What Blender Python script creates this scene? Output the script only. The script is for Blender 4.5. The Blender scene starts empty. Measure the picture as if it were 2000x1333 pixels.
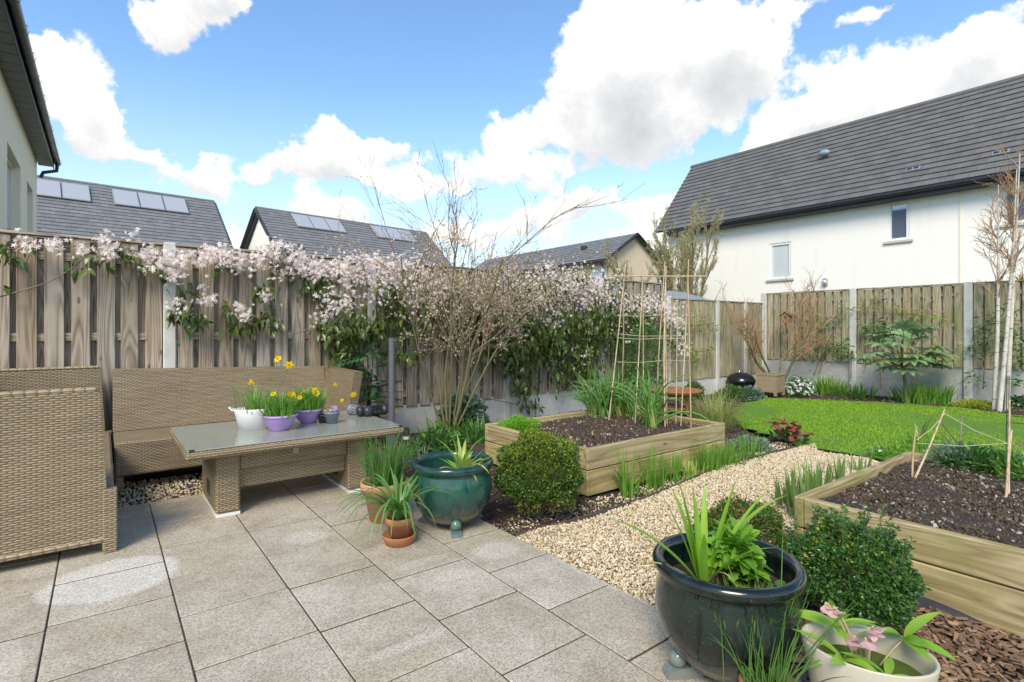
import bpy, math, random
import numpy as np
from mathutils import Vector, Matrix, Euler
random.seed(7); RG=np.random.default_rng(11)
R=math.radians; PI=math.pi
sc=bpy.context.scene; COL=sc.collection
# ------------------------------------------------------------ camera
F_=1050.; HY=641.; H=1.27; YAW=R(52.7)
FW=np.array([math.cos(YAW),math.sin(YAW)]); RT=np.array([math.sin(YAW),-math.cos(YAW)])
cam=bpy.data.cameras.new('camera'); cam.sensor_width=36; cam.lens=F_/2000*36; cam.shift_y=-(666.5-HY)/2000
cam.clip_start=.05; cam.clip_end=3000
camo=bpy.data.objects.new('camera',cam); COL.objects.link(camo); camo.location=(0,0,H); camo.rotation_euler=(R(90),0,YAW-R(90))
sc.camera=camo
sc.render.engine='CYCLES'; sc.cycles.max_bounces=6; sc.cycles.diffuse_bounces=3; sc.cycles.glossy_bounces=3; sc.cycles.transmission_bounces=5
def ray(x): return FW+(x-1000.)/F_*RT
def G(x,y,z=0.):                       # a pixel onto a level surface at height z
    t=(H-z)*F_/(y-HY); r=ray(x)*t; return (r[0],r[1],z)
def OY(x,y,Y):                         # a pixel onto an upright plane Y=const
    r=ray(x); t=Y/r[1]; return (r[0]*t,Y,H-(y-HY)/F_*t)
def OX(x,y,X):
    r=ray(x); t=X/r[0]; return (X,r[1]*t,H-(y-HY)/F_*t)
# ------------------------------------------------------------ light
SUN_AZ=R(219); SUN_EL=R(43)            # direction towards the sun, angle from +X
sd=Vector((math.cos(SUN_EL)*math.cos(SUN_AZ),math.cos(SUN_EL)*math.sin(SUN_AZ),math.sin(SUN_EL)))
sun=bpy.data.lights.new('sun','SUN'); sun.energy=1.7; sun.angle=R(24); sun.color=(1,.94,.84)
suno=bpy.data.objects.new('sun',sun); COL.objects.link(suno); suno.rotation_euler=(-sd).to_track_quat('-Z','Y').to_euler()
sc.view_settings.view_transform='Standard'; sc.view_settings.look='None'; sc.view_settings.exposure=1.2; sc.view_settings.gamma=1
sc.view_settings.use_white_balance=True; sc.view_settings.white_balance_temperature=7150; sc.view_settings.white_balance_tint=8
# ------------------------------------------------------------ node helpers
def nd(nt,typ,ins=None,**props):
    n=nt.nodes.new(typ)
    for k,v in props.items(): setattr(n,k,v)
    for k,v in (ins or {}).items():
        if isinstance(v,bpy.types.NodeSocket): nt.links.new(v,n.inputs[k])
        elif isinstance(v,bpy.types.Node): nt.links.new(v.outputs[0],n.inputs[k])
        else: n.inputs[k].default_value=v
    return n
def ma(nt,op,a,b=0.,c=0.,clamp=False):
    return nd(nt,'ShaderNodeMath',{0:a,1:b,2:c},operation=op,use_clamp=clamp).outputs[0]
def noise(nt,vec,scale,detail=4,rough=.55,dist=0.):
    return nd(nt,'ShaderNodeTexNoise',{'Vector':vec,'Scale':scale,'Detail':detail,'Roughness':rough,'Distortion':dist}).outputs[0]
def c4(c): return tuple(c)+(1,) if len(c)==3 else tuple(c)
def ramp(nt,fac,stops,interp='LINEAR'):
    n=nd(nt,'ShaderNodeValToRGB',{0:fac}); cr=n.color_ramp; cr.interpolation=interp
    while len(cr.elements)<len(stops): cr.elements.new(.5)
    for e,(p,c) in zip(cr.elements,stops): e.position=p; e.color=c4(c) if not isinstance(c,(int,float)) else (c,c,c,1)
    return n.outputs[0]
def mixc(nt,fac,a,b,blend='MIX'):
    n=nd(nt,'ShaderNodeMix',data_type='RGBA',blend_type=blend); 
    for i,v in ((0,fac),(6,a),(7,b)):
        if isinstance(v,bpy.types.NodeSocket): nt.links.new(v,n.inputs[i])
        else: n.inputs[i].default_value=v if i==0 else c4(v)
    return n.outputs[2]
def smooth(nt,v,a,b): return nd(nt,'ShaderNodeMapRange',{'Value':v,'From Min':a,'From Max':b},interpolation_type='SMOOTHSTEP').outputs[0]
def vmul(nt,v,s): return nd(nt,'ShaderNodeVectorMath',{0:v,1:s},operation='MULTIPLY').outputs[0]
def vadd(nt,v,s): return nd(nt,'ShaderNodeVectorMath',{0:v,1:s},operation='ADD').outputs[0]
def bump(nt,h,strength=.5,dist=.01,normal=None):
    ins={'Height':h,'Strength':strength,'Distance':dist}
    if normal is not None: ins['Normal']=normal
    return nd(nt,'ShaderNodeBump',ins).outputs[0]
MATS={}
def newmat(name):
    m=bpy.data.materials.new(name); m.use_nodes=True; nt=m.node_tree; MATS[name]=m
    b=nt.nodes['Principled BSDF']; return m,nt,b
def setb(nt,b,col=None,rough=None,normal=None,metal=None,spec=None):
    for k,v in (('Base Color',col),('Roughness',rough),('Normal',normal),('Metallic',metal),('Specular IOR Level',spec)):
        if v is None: continue
        if isinstance(v,bpy.types.NodeSocket): nt.links.new(v,b.inputs[k])
        else: b.inputs[k].default_value=c4(v) if k=='Base Color' else v
def objvec(nt):      # object coordinates moved by the object's own random number, so copies do not repeat
    tc=nd(nt,'ShaderNodeTexCoord').outputs['Object']; rnd=nd(nt,'ShaderNodeObjectInfo').outputs['Random']
    return vadd(nt,tc,nd(nt,'ShaderNodeCombineXYZ',{0:ma(nt,'MULTIPLY',rnd,37.),1:ma(nt,'MULTIPLY',rnd,91.),2:ma(nt,'MULTIPLY',rnd,53.)}).outputs[0])
def posvec(nt): return nd(nt,'ShaderNodeNewGeometry').outputs['Position']
def rnd01(nt):       # one random number for each loose piece, different for each object
    a=nd(nt,'ShaderNodeNewGeometry').outputs['Random Per Island']; b=nd(nt,'ShaderNodeObjectInfo').outputs['Random']
    return ma(nt,'FRACT',ma(nt,'ADD',a,b))
# ------------------------------------------------------------ sky with clouds
w=bpy.data.worlds.new('World'); sc.world=w; w.use_nodes=True; nt=w.node_tree
bg=nt.nodes['Background']
sky=nd(nt,'ShaderNodeTexSky',sky_type='NISHITA',sun_disc=False,sun_elevation=SUN_EL,sun_rotation=R(90)-SUN_AZ,air_density=1.0,dust_density=.35,ozone_density=2.6,altitude=50)
dirv=nd(nt,'ShaderNodeTexCoord').outputs['Generated']
warp=nd(nt,'ShaderNodeTexNoise',{'Vector':dirv,'Scale':5.,'Detail':4.,'Roughness':.62}).outputs['Color']
warp2=nd(nt,'ShaderNodeTexNoise',{'Vector':dirv,'Scale':17.,'Detail':4.,'Roughness':.65}).outputs['Color']
dw=vadd(nt,dirv,vmul(nt,vadd(nt,warp,(-.5,-.5,-.5)),(.115,.115,.095)))
dw=vadd(nt,dw,vmul(nt,vadd(nt,warp2,(-.5,-.5,-.5)),(.06,.06,.05)))
CLOUDS=[ # px, py, half width, half height, weight  (pixels of the photograph turned into directions)
 (150,165,95,110,1),(185,250,75,75,.95),(95,90,45,40,.75),(400,25,100,75,1),(345,70,80,45,.8),(460,10,70,40,.9),
 (640,300,90,52,1),(560,340,80,36,1),(755,305,80,30,.8),(680,345,110,28,.8),(290,310,62,40,.9),(390,355,85,45,1),(405,300,40,18,.6),
 (640,410,100,35,.8),(1290,130,235,150,1.15),(1180,200,140,110,1),(1430,120,120,100,1),(1260,270,150,80,1),(1240,30,110,70,.9),(1010,255,100,45,.95),(960,320,110,50,.9),(1080,335,60,40,.9),(830,360,90,32,.7),
 (1140,405,70,40,.9),(1060,430,110,40,.7),(1260,405,110,40,.75),(1740,170,240,100,1.1),(1620,240,160,70,1),(1930,130,150,90,1.1),(1560,270,110,55,.9),(1730,10,130,26,.7),(1560,5,80,22,.5),(1990,15,50,30,.6),
 (560,480,200,50,.6),(900,460,200,55,.7),(1250,480,160,50,.6),(1470,330,90,60,.8)]
for k in range(16):                 # the same broken cloud goes on all round
    az=YAW-R(52)-R(256)*(k+.5)/16; el=R(random.uniform(10,55)); s=random.uniform(.14,.28)
    CLOUDS.append((az,el,s*1.5,s*.75,random.uniform(.7,1.05),'dir'))
acc=None
for c in CLOUDS:
    if len(c)==6: az,el,rx,ry,wt,_=c
    else:
        x,y,hx,hy,wt=c; r=ray(x); v=Vector((r[0],r[1],(HY-y)/F_)); az=math.atan2(v.y,v.x); el=math.atan2(v.z,math.hypot(v.x,v.y)); L=v.length
        ca=((1+((x-1000)/F_)**2)**.5); rx=hx/F_/L/ca*1.2; ry=hy/F_/L*1.22
    d=Vector((math.cos(el)*math.cos(az),math.cos(el)*math.sin(az),math.sin(el)))
    # local axes: X outward, Y sideways, Z up
    dk=dw if acc is None else nd(nt,'ShaderNodeVectorMath',{0:acc,1:(1e-7,1e-7,1e-7),2:dw},operation='MULTIPLY_ADD').outputs[0]   # keeps the long chain serial
    m=nd(nt,'ShaderNodeMapping',{'Vector':dk,'Location':d,'Rotation':Euler((0,-el,az)),'Scale':(.8,rx,ry)},vector_type='TEXTURE')
    g=nd(nt,'ShaderNodeTexGradient',{0:m.outputs[0]},gradient_type='SPHERICAL').outputs['Fac']
    g=ma(nt,'MULTIPLY',g,wt)
    zz=nd(nt,'ShaderNodeSeparateXYZ',{0:m.outputs[0]}).outputs[2]
    gv=nd(nt,'ShaderNodeCombineXYZ',{0:g,1:ma(nt,'MULTIPLY',g,zz)}).outputs[0]
    acc=gv if acc is None else vadd(nt,acc,gv)
se=nd(nt,'ShaderNodeSeparateXYZ',{0:acc}); fsum,vsum=se.outputs[0],se.outputs[1]
fine=noise(nt,dirv,11.,7,.64); det=noise(nt,dirv,30.,4,.6)
dens=ma(nt,'ADD',fsum,ma(nt,'MULTIPLY',ma(nt,'SUBTRACT',fine,.5),1.75)); dens=ma(nt,'ADD',dens,ma(nt,'MULTIPLY',ma(nt,'SUBTRACT',det,.5),.45))
alpha=smooth(nt,dens,.27,.58)
vert=ma(nt,'DIVIDE',vsum,ma(nt,'MAXIMUM',fsum,.05))
shade=ma(nt,'ADD',ma(nt,'ADD',ma(nt,'MULTIPLY',vert,.8),.62),ma(nt,'MULTIPLY',ma(nt,'SUBTRACT',fine,.5),1.7))
shade=ma(nt,'ADD',shade,ma(nt,'MULTIPLY',ma(nt,'SUBTRACT',.75,dens),.35))
CL=3.75
ccol=ramp(nt,shade,[(0.,(CL*.56,CL*.61,CL*.70)),(.30,(CL*.70,CL*.75,CL*.84)),(.55,(CL*.90,CL*.93,CL*.99)),(.85,(CL*1.04,CL*1.06,CL*1.09))])
skyc=vmul(nt,sky.outputs[0],(.70,.86,.98))
el_=nd(nt,'ShaderNodeSeparateXYZ',{0:dirv}).outputs[2]
skyc=mixc(nt,ma(nt,'MULTIPLY',smooth(nt,el_,.42,.02),.6),skyc,(CL*.82,CL*.93,CL*1.02))
final=mixc(nt,alpha,skyc,ccol)
w.cycles.sampling_method='MANUAL'; w.cycles.sample_map_resolution=256
nt.links.new(final,bg.inputs[0]); bg.inputs[1].default_value=.135

# ------------------------------------------------------------ mesh helpers
def A3(v): return np.asarray(v,dtype=np.float64).reshape(-1,3)
class MB:
    def __init__(s): s.V=[]; s.F=[]; s.M=[]; s.n=0
    def add(s,V,F,mat=0):
        V=A3(V); 
        if isinstance(F,np.ndarray): Fs=[F]
        else:
            d={}
            for f in F: d.setdefault(len(f),[]).append(f)
            Fs=[np.array(x) for x in d.values()]
        for f in Fs: s.F.append(f+s.n); s.M.append(mat)
        s.V.append(V); s.n+=len(V); return s
    def box(s,x0,x1,y0,y1,z0,z1,c=0.,mat=0): return s.add(*cbox(x0,x1,y0,y1,z0,z1,c),mat)
    def mesh(s,name,uv=False,smooth=False):
        V=np.concatenate(s.V); me=bpy.data.meshes.new(name)
        lt=np.concatenate([np.full(len(f),f.shape[1]) for f in s.F]); lv=np.concatenate([f.ravel() for f in s.F]); ls=np.concatenate([[0],np.cumsum(lt)[:-1]])
        me.vertices.add(len(V)); me.vertices.foreach_set('co',V.astype(np.float32).ravel())
        me.loops.add(len(lv)); me.loops.foreach_set('vertex_index',lv.astype(np.int32))
        me.polygons.add(len(lt)); me.polygons.foreach_set('loop_start',ls.astype(np.int32))
        mi=np.concatenate([np.full(len(f),m) for f,m in zip(s.F,s.M)]); me.polygons.foreach_set('material_index',mi.astype(np.int32))
        me.polygons.foreach_set('use_smooth',np.full(len(lt),bool(smooth)))
        me.update(calc_edges=True)
        if uv:
            nl=me.uv_layers.new(name='uv'); out=np.zeros((len(lv),2))
            for p in me.polygons:
                n=np.array(p.normal)
                t=np.cross((0,0,1),n) if abs(n[2])<.8 else np.array([1.,0,0]); t=t/np.linalg.norm(t); b=np.cross(n,t)
                for li in p.loop_indices:
                    q=V[lv[li]]; out[li]=(q@t,q@b)
            nl.data.foreach_set('uv',out.astype(np.float32).ravel())
        me.validate(); return me
    def obj(s,name,mat,parent=None,uv=False,smooth=False):
        me=s.mesh(name,uv,smooth); return mobj(name,me,mat,parent)
def mobj(name,me,mat,parent=None,M=None):
    if mat is not None and len(me.materials)==0:
        for m in (mat if isinstance(mat,(list,tuple)) else [mat]): me.materials.append(MATS[m] if isinstance(m,str) else m)
    o=bpy.data.objects.new(name,me); COL.objects.link(o); o.parent=parent
    if M is not None: o.matrix_local=M
    return o
def tag(o,label=None,cat=None,group=None,kind=None):
    if label: o['label']=label
    if cat: o['category']=cat
    if group: o['group']=group
    if kind: o['kind']=kind
    return o
def thing(name,label,cat,loc=(0,0,0),rz=0.,group=None):
    o=bpy.data.objects.new(name,None); COL.objects.link(o); o.empty_display_size=.1; o.location=loc; o.rotation_euler=(0,0,rz)
    return tag(o,label,cat,group)
def cbox(x0,x1,y0,y1,z0,z1,c=0.):
    if c<=0:
        V=[(x,y,z) for x in (x0,x1) for y in (y0,y1) for z in (z0,z1)]
        return A3(V),[(0,1,3,2),(4,6,7,5),(0,4,5,1),(2,3,7,6),(0,2,6,4),(1,5,7,3)]
    c=min(c,(x1-x0)*.45,(y1-y0)*.45,(z1-z0)*.45)
    V=[];idx={}
    for i,x in enumerate((x0,x1)):
        for j,y in enumerate((y0,y1)):
            for k,z in enumerate((z0,z1)):
                sx,sy,sz=(1-2*i)*c,(1-2*j)*c,(1-2*k)*c
                idx[i,j,k,0]=len(V);V.append((x,y+sy,z+sz)); idx[i,j,k,1]=len(V);V.append((x+sx,y,z+sz)); idx[i,j,k,2]=len(V);V.append((x+sx,y+sy,z))
    Fc=[]
    def q(a,ps): Fc.append([idx[p+(a,)] for p in ps])
    q(0,[(0,0,0),(0,0,1),(0,1,1),(0,1,0)]);q(0,[(1,0,0),(1,1,0),(1,1,1),(1,0,1)])
    q(1,[(0,0,0),(1,0,0),(1,0,1),(0,0,1)]);q(1,[(0,1,0),(0,1,1),(1,1,1),(1,1,0)])
    q(2,[(0,0,0),(0,1,0),(1,1,0),(1,0,0)]);q(2,[(0,0,1),(1,0,1),(1,1,1),(0,1,1)])
    ctr=np.array([(x0+x1)/2,(y0+y1)/2,(z0+z1)/2]); V=A3(V)
    for j in (0,1):
        for k in (0,1): Fc.append([idx[0,j,k,1],idx[1,j,k,1],idx[1,j,k,2],idx[0,j,k,2]])
    for i in (0,1):
        for k in (0,1): Fc.append([idx[i,0,k,0],idx[i,1,k,0],idx[i,1,k,2],idx[i,0,k,2]])
    for i in (0,1):
        for j in (0,1): Fc.append([idx[i,j,0,0],idx[i,j,1,0],idx[i,j,1,1],idx[i,j,0,1]])
    for kk in [(i,j,k) for i in (0,1) for j in (0,1) for k in (0,1)]: Fc.append([idx[kk+(0,)],idx[kk+(1,)],idx[kk+(2,)]])
    out=[]
    for f in Fc:
        p=V[f]; n=np.cross(p[1]-p[0],p[2]-p[0]); out.append(tuple(f) if n@(p.mean(0)-ctr)>0 else tuple(f[::-1]))
    return V,out
def prism(poly,fn):                    # poly: list of (a,b); fn(a,b,t) -> xyz for t in (0,1)
    n=len(poly); V=[fn(a,b,0) for a,b in poly]+[fn(a,b,1) for a,b in poly]; V=A3(V)
    Fc=[tuple(range(n)),tuple(range(2*n-1,n-1,-1))]+[(i,i+n,(i+1)%n+n,(i+1)%n) for i in range(n)]
    ctr=V.mean(0); p=V[list(Fc[0])]; nn=np.cross(p[1]-p[0],p[2]-p[0])
    if nn@(p.mean(0)-ctr)<0: Fc=[f[::-1] for f in Fc]
    return V,Fc
def lathe(prof,n=40,sx=1.,sy=1.,c=(0,0,0)):
    a=np.arange(n)*2*PI/n; V=np.concatenate([np.stack([r*np.cos(a)*sx+c[0],r*np.sin(a)*sy+c[1],np.full(n,z+c[2])],1) for r,z in prof])
    Fq=[]; m=len(prof); i=np.arange(n); j=(i+1)%n
    Fq=np.concatenate([np.stack([k*n+i,k*n+j,(k+1)*n+j,(k+1)*n+i],1) for k in range(m-1)])
    return V,Fq
def ball(c,r,n=14,m=9,s=(1,1,1)):
    pr=[(max(1e-4,r*math.sin(PI*k/m)),-r*math.cos(PI*k/m)) for k in range(m+1)]; V,Fq=lathe(pr,n); return V*np.array(s)+np.array(c),Fq
def tube(pts,rad,n=6):
    P=A3(pts); k=len(P); rad=np.broadcast_to(np.asarray(rad,float),(k,)) if np.ndim(rad)==0 else np.asarray(rad)
    T=np.gradient(P,axis=0); T/=np.linalg.norm(T,axis=1)[:,None]+1e-12
    ref=np.array([0,0,1.]) if abs(T[:,2]).mean()<.8 else np.array([1.,0,0])
    U=np.cross(T,ref); U/=np.linalg.norm(U,axis=1)[:,None]+1e-12; W=np.cross(T,U)
    a=np.arange(n)*2*PI/n
    V=(P[:,None]+rad[:,None,None]*(np.cos(a)[None,:,None]*U[:,None]+np.sin(a)[None,:,None]*W[:,None])).reshape(-1,3)
    i=np.arange(n); j=(i+1)%n
    Fq=np.concatenate([np.stack([q*n+i,q*n+j,(q+1)*n+j,(q+1)*n+i],1) for q in range(k-1)])
    return V,Fq
def blades(base,az,th,bend,L,wd,S=6,fold=.25,round_=False,pw=1.4,tip=.05,wprof=None):
    base=A3(base); N=len(base); az,th,bend,L,wd=[np.broadcast_to(np.asarray(q,float),(N,)) for q in (az,th,bend,L,wd)]
    s=np.linspace(0,1,S+1); t=th[:,None]+bend[:,None]*s[None]**pw
    dl=L[:,None]/S; hx=np.sin(t)*dl; hz=np.cos(t)*dl
    hx=np.concatenate([np.zeros((N,1)),np.cumsum((hx[:,1:]+hx[:,:-1])/2,1)],1); hz=np.concatenate([np.zeros((N,1)),np.cumsum((hz[:,1:]+hz[:,:-1])/2,1)],1)
    ca,sa=np.cos(az)[:,None],np.sin(az)[:,None]
    P=np.stack([base[:,0:1]+ca*hx,base[:,1:2]+sa*hx,base[:,2:3]+hz],2)
    side=np.stack([-sa*np.ones_like(hx),ca*np.ones_like(hx),np.zeros_like(hx)],2)
    nrm=np.stack([-ca*np.cos(t),-sa*np.cos(t),np.sin(t)],2)
    wp=(np.clip(1-s**3,tip,1)*np.clip(.6+2*s,0,1)) if wprof is None else np.array([wprof(q) for q in s])
    W=wd[:,None,None]*wp[None,:,None]*.5
    if round_: ring=[P+side*W,P+nrm*W,P-side*W,P-nrm*W]; K=4
    else: ring=[P+side*W+nrm*W*fold,P,P-side*W+nrm*W*fold]; K=3
    V=np.stack(ring,2)                                   # N,S+1,K,3
    b=np.arange(N)[:,None,None]*((S+1)*K)+np.arange(S)[None,:,None]*K
    k=np.arange(K if round_ else K-1)[None,None,:]; k2=(k+1)%K
    Fq=np.stack([b+k,b+k2,b+K+k2,b+K+k],3).reshape(-1,4)
    return V.reshape(-1,3),Fq
def leaf_tpl(l=1.,wd=.5,fold=.25,droop=.3,S=4,tipw=.03,peak=.45,wave=0.):
    V=[];s=np.linspace(0,1,S+1)
    for k,q in enumerate(s):
        ww=wd*.5*max(tipw,math.sin(PI*q**(math.log(.5)/math.log(peak)))**.8) if 0<q<1 else wd*.5*tipw
        z=-droop*l*q*q; y=q*l
        V+=[(-ww,y,z+fold*ww+wave*wd*((k%2)-.5)),(0,y,z),(ww,y,z+fold*ww-wave*wd*((k%2)-.5))]
    Fq=[]
    for k in range(S):
        for j in (0,1): a=k*3+j; Fq.append((a,a+1,a+4,a+3))
    return A3(V),np.array(Fq)
TINY=(A3([(0,0,0),(-.28,.45,.1),(0,.5,0),(.28,.45,.1),(0,1,-.06)]),[(0,2,4,1),(0,3,4,2)])
TINY=(TINY[0],np.array(TINY[1]))
def frames(d,roll):                    # d: (N,3) leaf axis (local +Y); roll about it
    d=A3(d); d=d/(np.linalg.norm(d,axis=1)[:,None]+1e-9); up=np.tile([0,0,1.],(len(d),1)); up[np.abs(d[:,2])>.97]=[1,0,0]
    x=np.cross(d,up); x/=np.linalg.norm(x,axis=1)[:,None]; z=np.cross(x,d)
    c,s=np.cos(roll)[:,None],np.sin(roll)[:,None]; x2=x*c+z*s; z2=-x*s+z*c
    return np.stack([x2,d,z2],2)       # columns
def scatter(tpl,Rm,pos,size):
    V,Fq=tpl; N=len(pos); size=np.broadcast_to(np.asarray(size,float),(N,))
    P=np.einsum('nij,vj->nvi',Rm,V)*size[:,None,None]+A3(pos)[:,None]
    return P.reshape(-1,3),(np.asarray(Fq)[None]+np.arange(N)[:,None,None]*len(V)).reshape(-1,np.asarray(Fq).shape[1])
def m4(Rm,p,s):
    M=np.eye(4); M[:3,:3]=Rm*s; M[:3,3]=p; return Matrix(M.tolist())
def pieces(parent,name,tpls,mat,Rm,pos,size,limit=300,smooth=True,stuffname=None):
    # the `limit` pieces that show largest are objects that share mesh data; the rest one stuff part
    N=len(pos); size=np.broadcast_to(np.asarray(size,float),(N,)); pw=A3(pos)
    loc=np.array(parent.location) if parent is not None else np.zeros(3)
    d=np.linalg.norm(pw+loc-np.array([0,0,H]),axis=1); order=np.argsort(-(size/d)); near=order[:limit]; far=order[limit:]
    mes=[MB().add(*t).mesh(name,smooth=smooth) for t in tpls]
    for q,i in enumerate(near): mobj(name,mes[q%len(mes)],mat,parent,m4(Rm[i],pw[i],size[i]))
    if len(far):
        mb=MB()
        for k,t in enumerate(tpls):
            ii=far[k::len(tpls)]
            if len(ii): mb.add(*scatter(t,Rm[ii],pw[ii],size[ii]))
        tag(mb.obj(stuffname or name+'_mass',mat,parent,smooth=smooth),kind='stuff')
def rdir(N,zlo=-1,zhi=1):
    a=RG.uniform(0,2*PI,N); z=RG.uniform(zlo,zhi,N); r=np.sqrt(1-z*z); return np.stack([r*np.cos(a),r*np.sin(a),z],1)
def U(a,b,n=None): return RG.uniform(a,b,n)
def smooth_path(pts,n=12):
    P=A3(pts); t=np.linspace(0,1,len(P)); q=np.linspace(0,1,n)
    out=np.stack([np.interp(q,t,P[:,k]) for k in range(3)],1)
    for _ in range(2): out[1:-1]=(out[:-2]+2*out[1:-1]+out[2:])/4
    return out
# ------------------------------------------------------------ materials
def simple(name,col,rough=.6,var=.12,scale=18,bmp=.25,bd=.004,metal=0.,obj=True):
    m,nt,b=newmat(name); v=objvec(nt) if obj else posvec(nt); n=noise(nt,v,scale,5); n2=noise(nt,v,scale*.17,3)
    f=ma(nt,'ADD',ma(nt,'MULTIPLY',n,.6),ma(nt,'MULTIPLY',n2,.4))
    c=ramp(nt,f,[(.25,tuple(x*(1-var*1.6) for x in col)),(.75,tuple(min(1,x*(1+var)) for x in col))])
    setb(nt,b,c,ma(nt,'ADD',rough-.08,ma(nt,'MULTIPLY',n,.16)),bump(nt,n,bmp,bd),metal); return m
def leafmat(name,cols,rough=.45,trans=.3,tcol=None,vein=0.):
    m,nt,b=newmat(name); r=rnd01(nt); st=[(i/(max(1,len(cols)-1)),c) for i,c in enumerate(cols)]
    c=ramp(nt,r,st); n=noise(nt,posvec(nt),26.,3)
    c=mixc(nt,ma(nt,'MULTIPLY',n,.45),c,tuple(min(1,x*1.5) for x in cols[-1]),'MIX')
    setb(nt,b,c,rough)
    t=nd(nt,'ShaderNodeBsdfTranslucent',{0:mixc(nt,.5,c,tcol or tuple(min(1,x*1.6) for x in cols[-1]))})
    out=nt.nodes['Material Output']; mx=nd(nt,'ShaderNodeMixShader',{0:trans,1:b.outputs[0],2:t.outputs[0]}); nt.links.new(mx.outputs[0],out.inputs[0]); return m
def woodmat(name,c1,c2,c3,axis=2,green=None,knots=True,rough=.8,gr=1.,hv=1.):
    # weathered board: rings stretched along the board, knots, algae
    m,nt,b=newmat(name); v=objvec(nt)
    st=[7.,7.,7.]; st[axis]=.55; sv=vmul(nt,v,tuple(st)); wv=noise(nt,sv,1.0,2,.5,.6)
    ring=ma(nt,'FRACT',ma(nt,'MULTIPLY',wv,11.*gr)); ring=ma(nt,'ABSOLUTE',ma(nt,'SUBTRACT',ring,.5)); ring=ma(nt,'MULTIPLY',ring,2.)
    fs=[120.,120.,120.]; fs[axis]=3.; fib=noise(nt,vmul(nt,v,tuple(fs)),1.,4,.6)
    big=noise(nt,v,2.2,3)
    f=ma(nt,'ADD',ma(nt,'ADD',ma(nt,'MULTIPLY',ring,.42),ma(nt,'MULTIPLY',fib,.38)),ma(nt,'MULTIPLY',big,.3))
    c=ramp(nt,f,[(.28,c1),(.52,c2),(.8,c3)])
    if knots:
        ks=[9.,9.,9.]; ks[axis]=3.2; vo=nd(nt,'ShaderNodeTexVoronoi',{'Vector':vmul(nt,v,tuple(ks)),'Scale':.9}).outputs['Distance']
        kf=smooth(nt,vo,.13,.06); c=mixc(nt,ma(nt,'MULTIPLY',kf,.75),c,tuple(x*.35 for x in c1)); 
    rv=nd(nt,'ShaderNodeObjectInfo').outputs['Random']
    hs_=nd(nt,'ShaderNodeHueSaturation',{'Hue':.5,'Saturation':ma(nt,'ADD',1-.25*hv,ma(nt,'MULTIPLY',rv,.45*hv)),'Value':ma(nt,'ADD',1-.18*hv,ma(nt,'MULTIPLY',ma(nt,'FRACT',ma(nt,'MULTIPLY',rv,7.3)),.36*hv)),'Fac':1.,'Color':c}); c=hs_.outputs[0]
    if green:
        gn=noise(nt,posvec(nt),2.6,5,.65); c=mixc(nt,ma(nt,'MULTIPLY',smooth(nt,gn,.42,.68),green[3]),c,green[:3])
    setb(nt,b,c,rough,bump(nt,f,.5,.004)); return m
woodmat('fence_wood',(.15,.115,.085),(.31,.24,.18),(.44,.365,.29),2,green=(.22,.22,.11,.18))
woodmat('fence_wood_green',(.16,.13,.08),(.33,.275,.18),(.45,.39,.28),2,green=(.25,.25,.09,.5))
woodmat('rail_wood',(.15,.11,.08),(.30,.235,.175),(.42,.35,.28),0)
woodmat('bed_wood_x',(.22,.15,.065),(.37,.28,.135),(.49,.39,.205),0,green=(.24,.225,.06,.6),gr=.8,hv=.35)
woodmat('bed_wood_y',(.22,.15,.065),(.37,.28,.135),(.49,.39,.205),1,green=(.24,.225,.06,.6),gr=.8,hv=.35)
woodmat('cane_wood',(.36,.25,.15),(.52,.38,.24),(.62,.48,.33),2,knots=False)
simple('concrete',(.56,.55,.52),.85,.14,14,.4,.003); simple('concrete_damp',(.43,.43,.41),.85,.2,6,.35,.003)
simple('render_white',(.87,.84,.78),.9,.03,60,.15,.002); simple('render_cream',(.90,.81,.62),.9,.04,50,.15,.002); simple('render_beige',(.62,.47,.31),.9,.05,40,.15,.002); simple('render_stone',(.66,.54,.39),.9,.06,40,.15,.002)
simple('upvc_cream',(.82,.77,.66),.4,.03); simple('sill_stone',(.55,.50,.42),.8,.08); simple('gutter_black',(.022,.024,.028),.35,.2,8,.05); simple('soffit_grey',(.17,.165,.165),.5,.1); simple('upvc_white',(.8,.8,.79),.35,.03)
simple('dark_plastic',(.03,.032,.036),.4,.2); simple('pole_grey',(.11,.115,.13),.42,.12,20,.05); simple('base_grey',(.10,.10,.115),.7,.2); simple('black_enamel',(.012,.012,.014),.16,.2)
simple('steel',(.55,.55,.54),.35,.1,metal=.8); simple('terracotta',(.46,.185,.085),.8,.18,9,.25); simple('terracotta_pale',(.56,.29,.165),.85,.16,7,.25); simple('white_enamel',(.82,.82,.83),.25,.04,9,.05)
simple('purple_plastic',(.43,.28,.62),.45,.1,9,.05); simple('grey_plastic',(.18,.21,.26),.5,.12,12,.1); simple('cream_glaze',(.50,.45,.35),.28,.05,5,.04); simple('rust',(.33,.135,.045),.85,.35,14,.5); simple('rail_white',(.74,.74,.73),.4,.05)
simple('shed_metal',(.27,.33,.38),.45,.12,6,.1); simple('strip_edge',(.12,.085,.07),.9,.3); simple('membrane',(.03,.03,.04),.6,.3); simple('birch_bark',(.62,.57,.5),.8,.3,22,.4); simple('bark',(.20,.16,.105),.85,.3,30,.5); simple('bark_green',(.17,.155,.075),.85,.3,30,.5); simple('twig',(.25,.185,.135),.8,.3,30,.3); simple('twig_red',(.42,.25,.14),.8,.25,30,.3); simple('string',(.55,.47,.33),.9,.1); simple('wire_green',(.02,.07,.03),.5,.1); simple('wire_black',(.02,.02,.02),.5,.1); simple('birdhouse_wood',(.28,.15,.09),.8,.2); simple('badge',(.5,.48,.44),.4,.1); simple('cardboard_tag',(.42,.3,.6),.5,.3,50)
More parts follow.
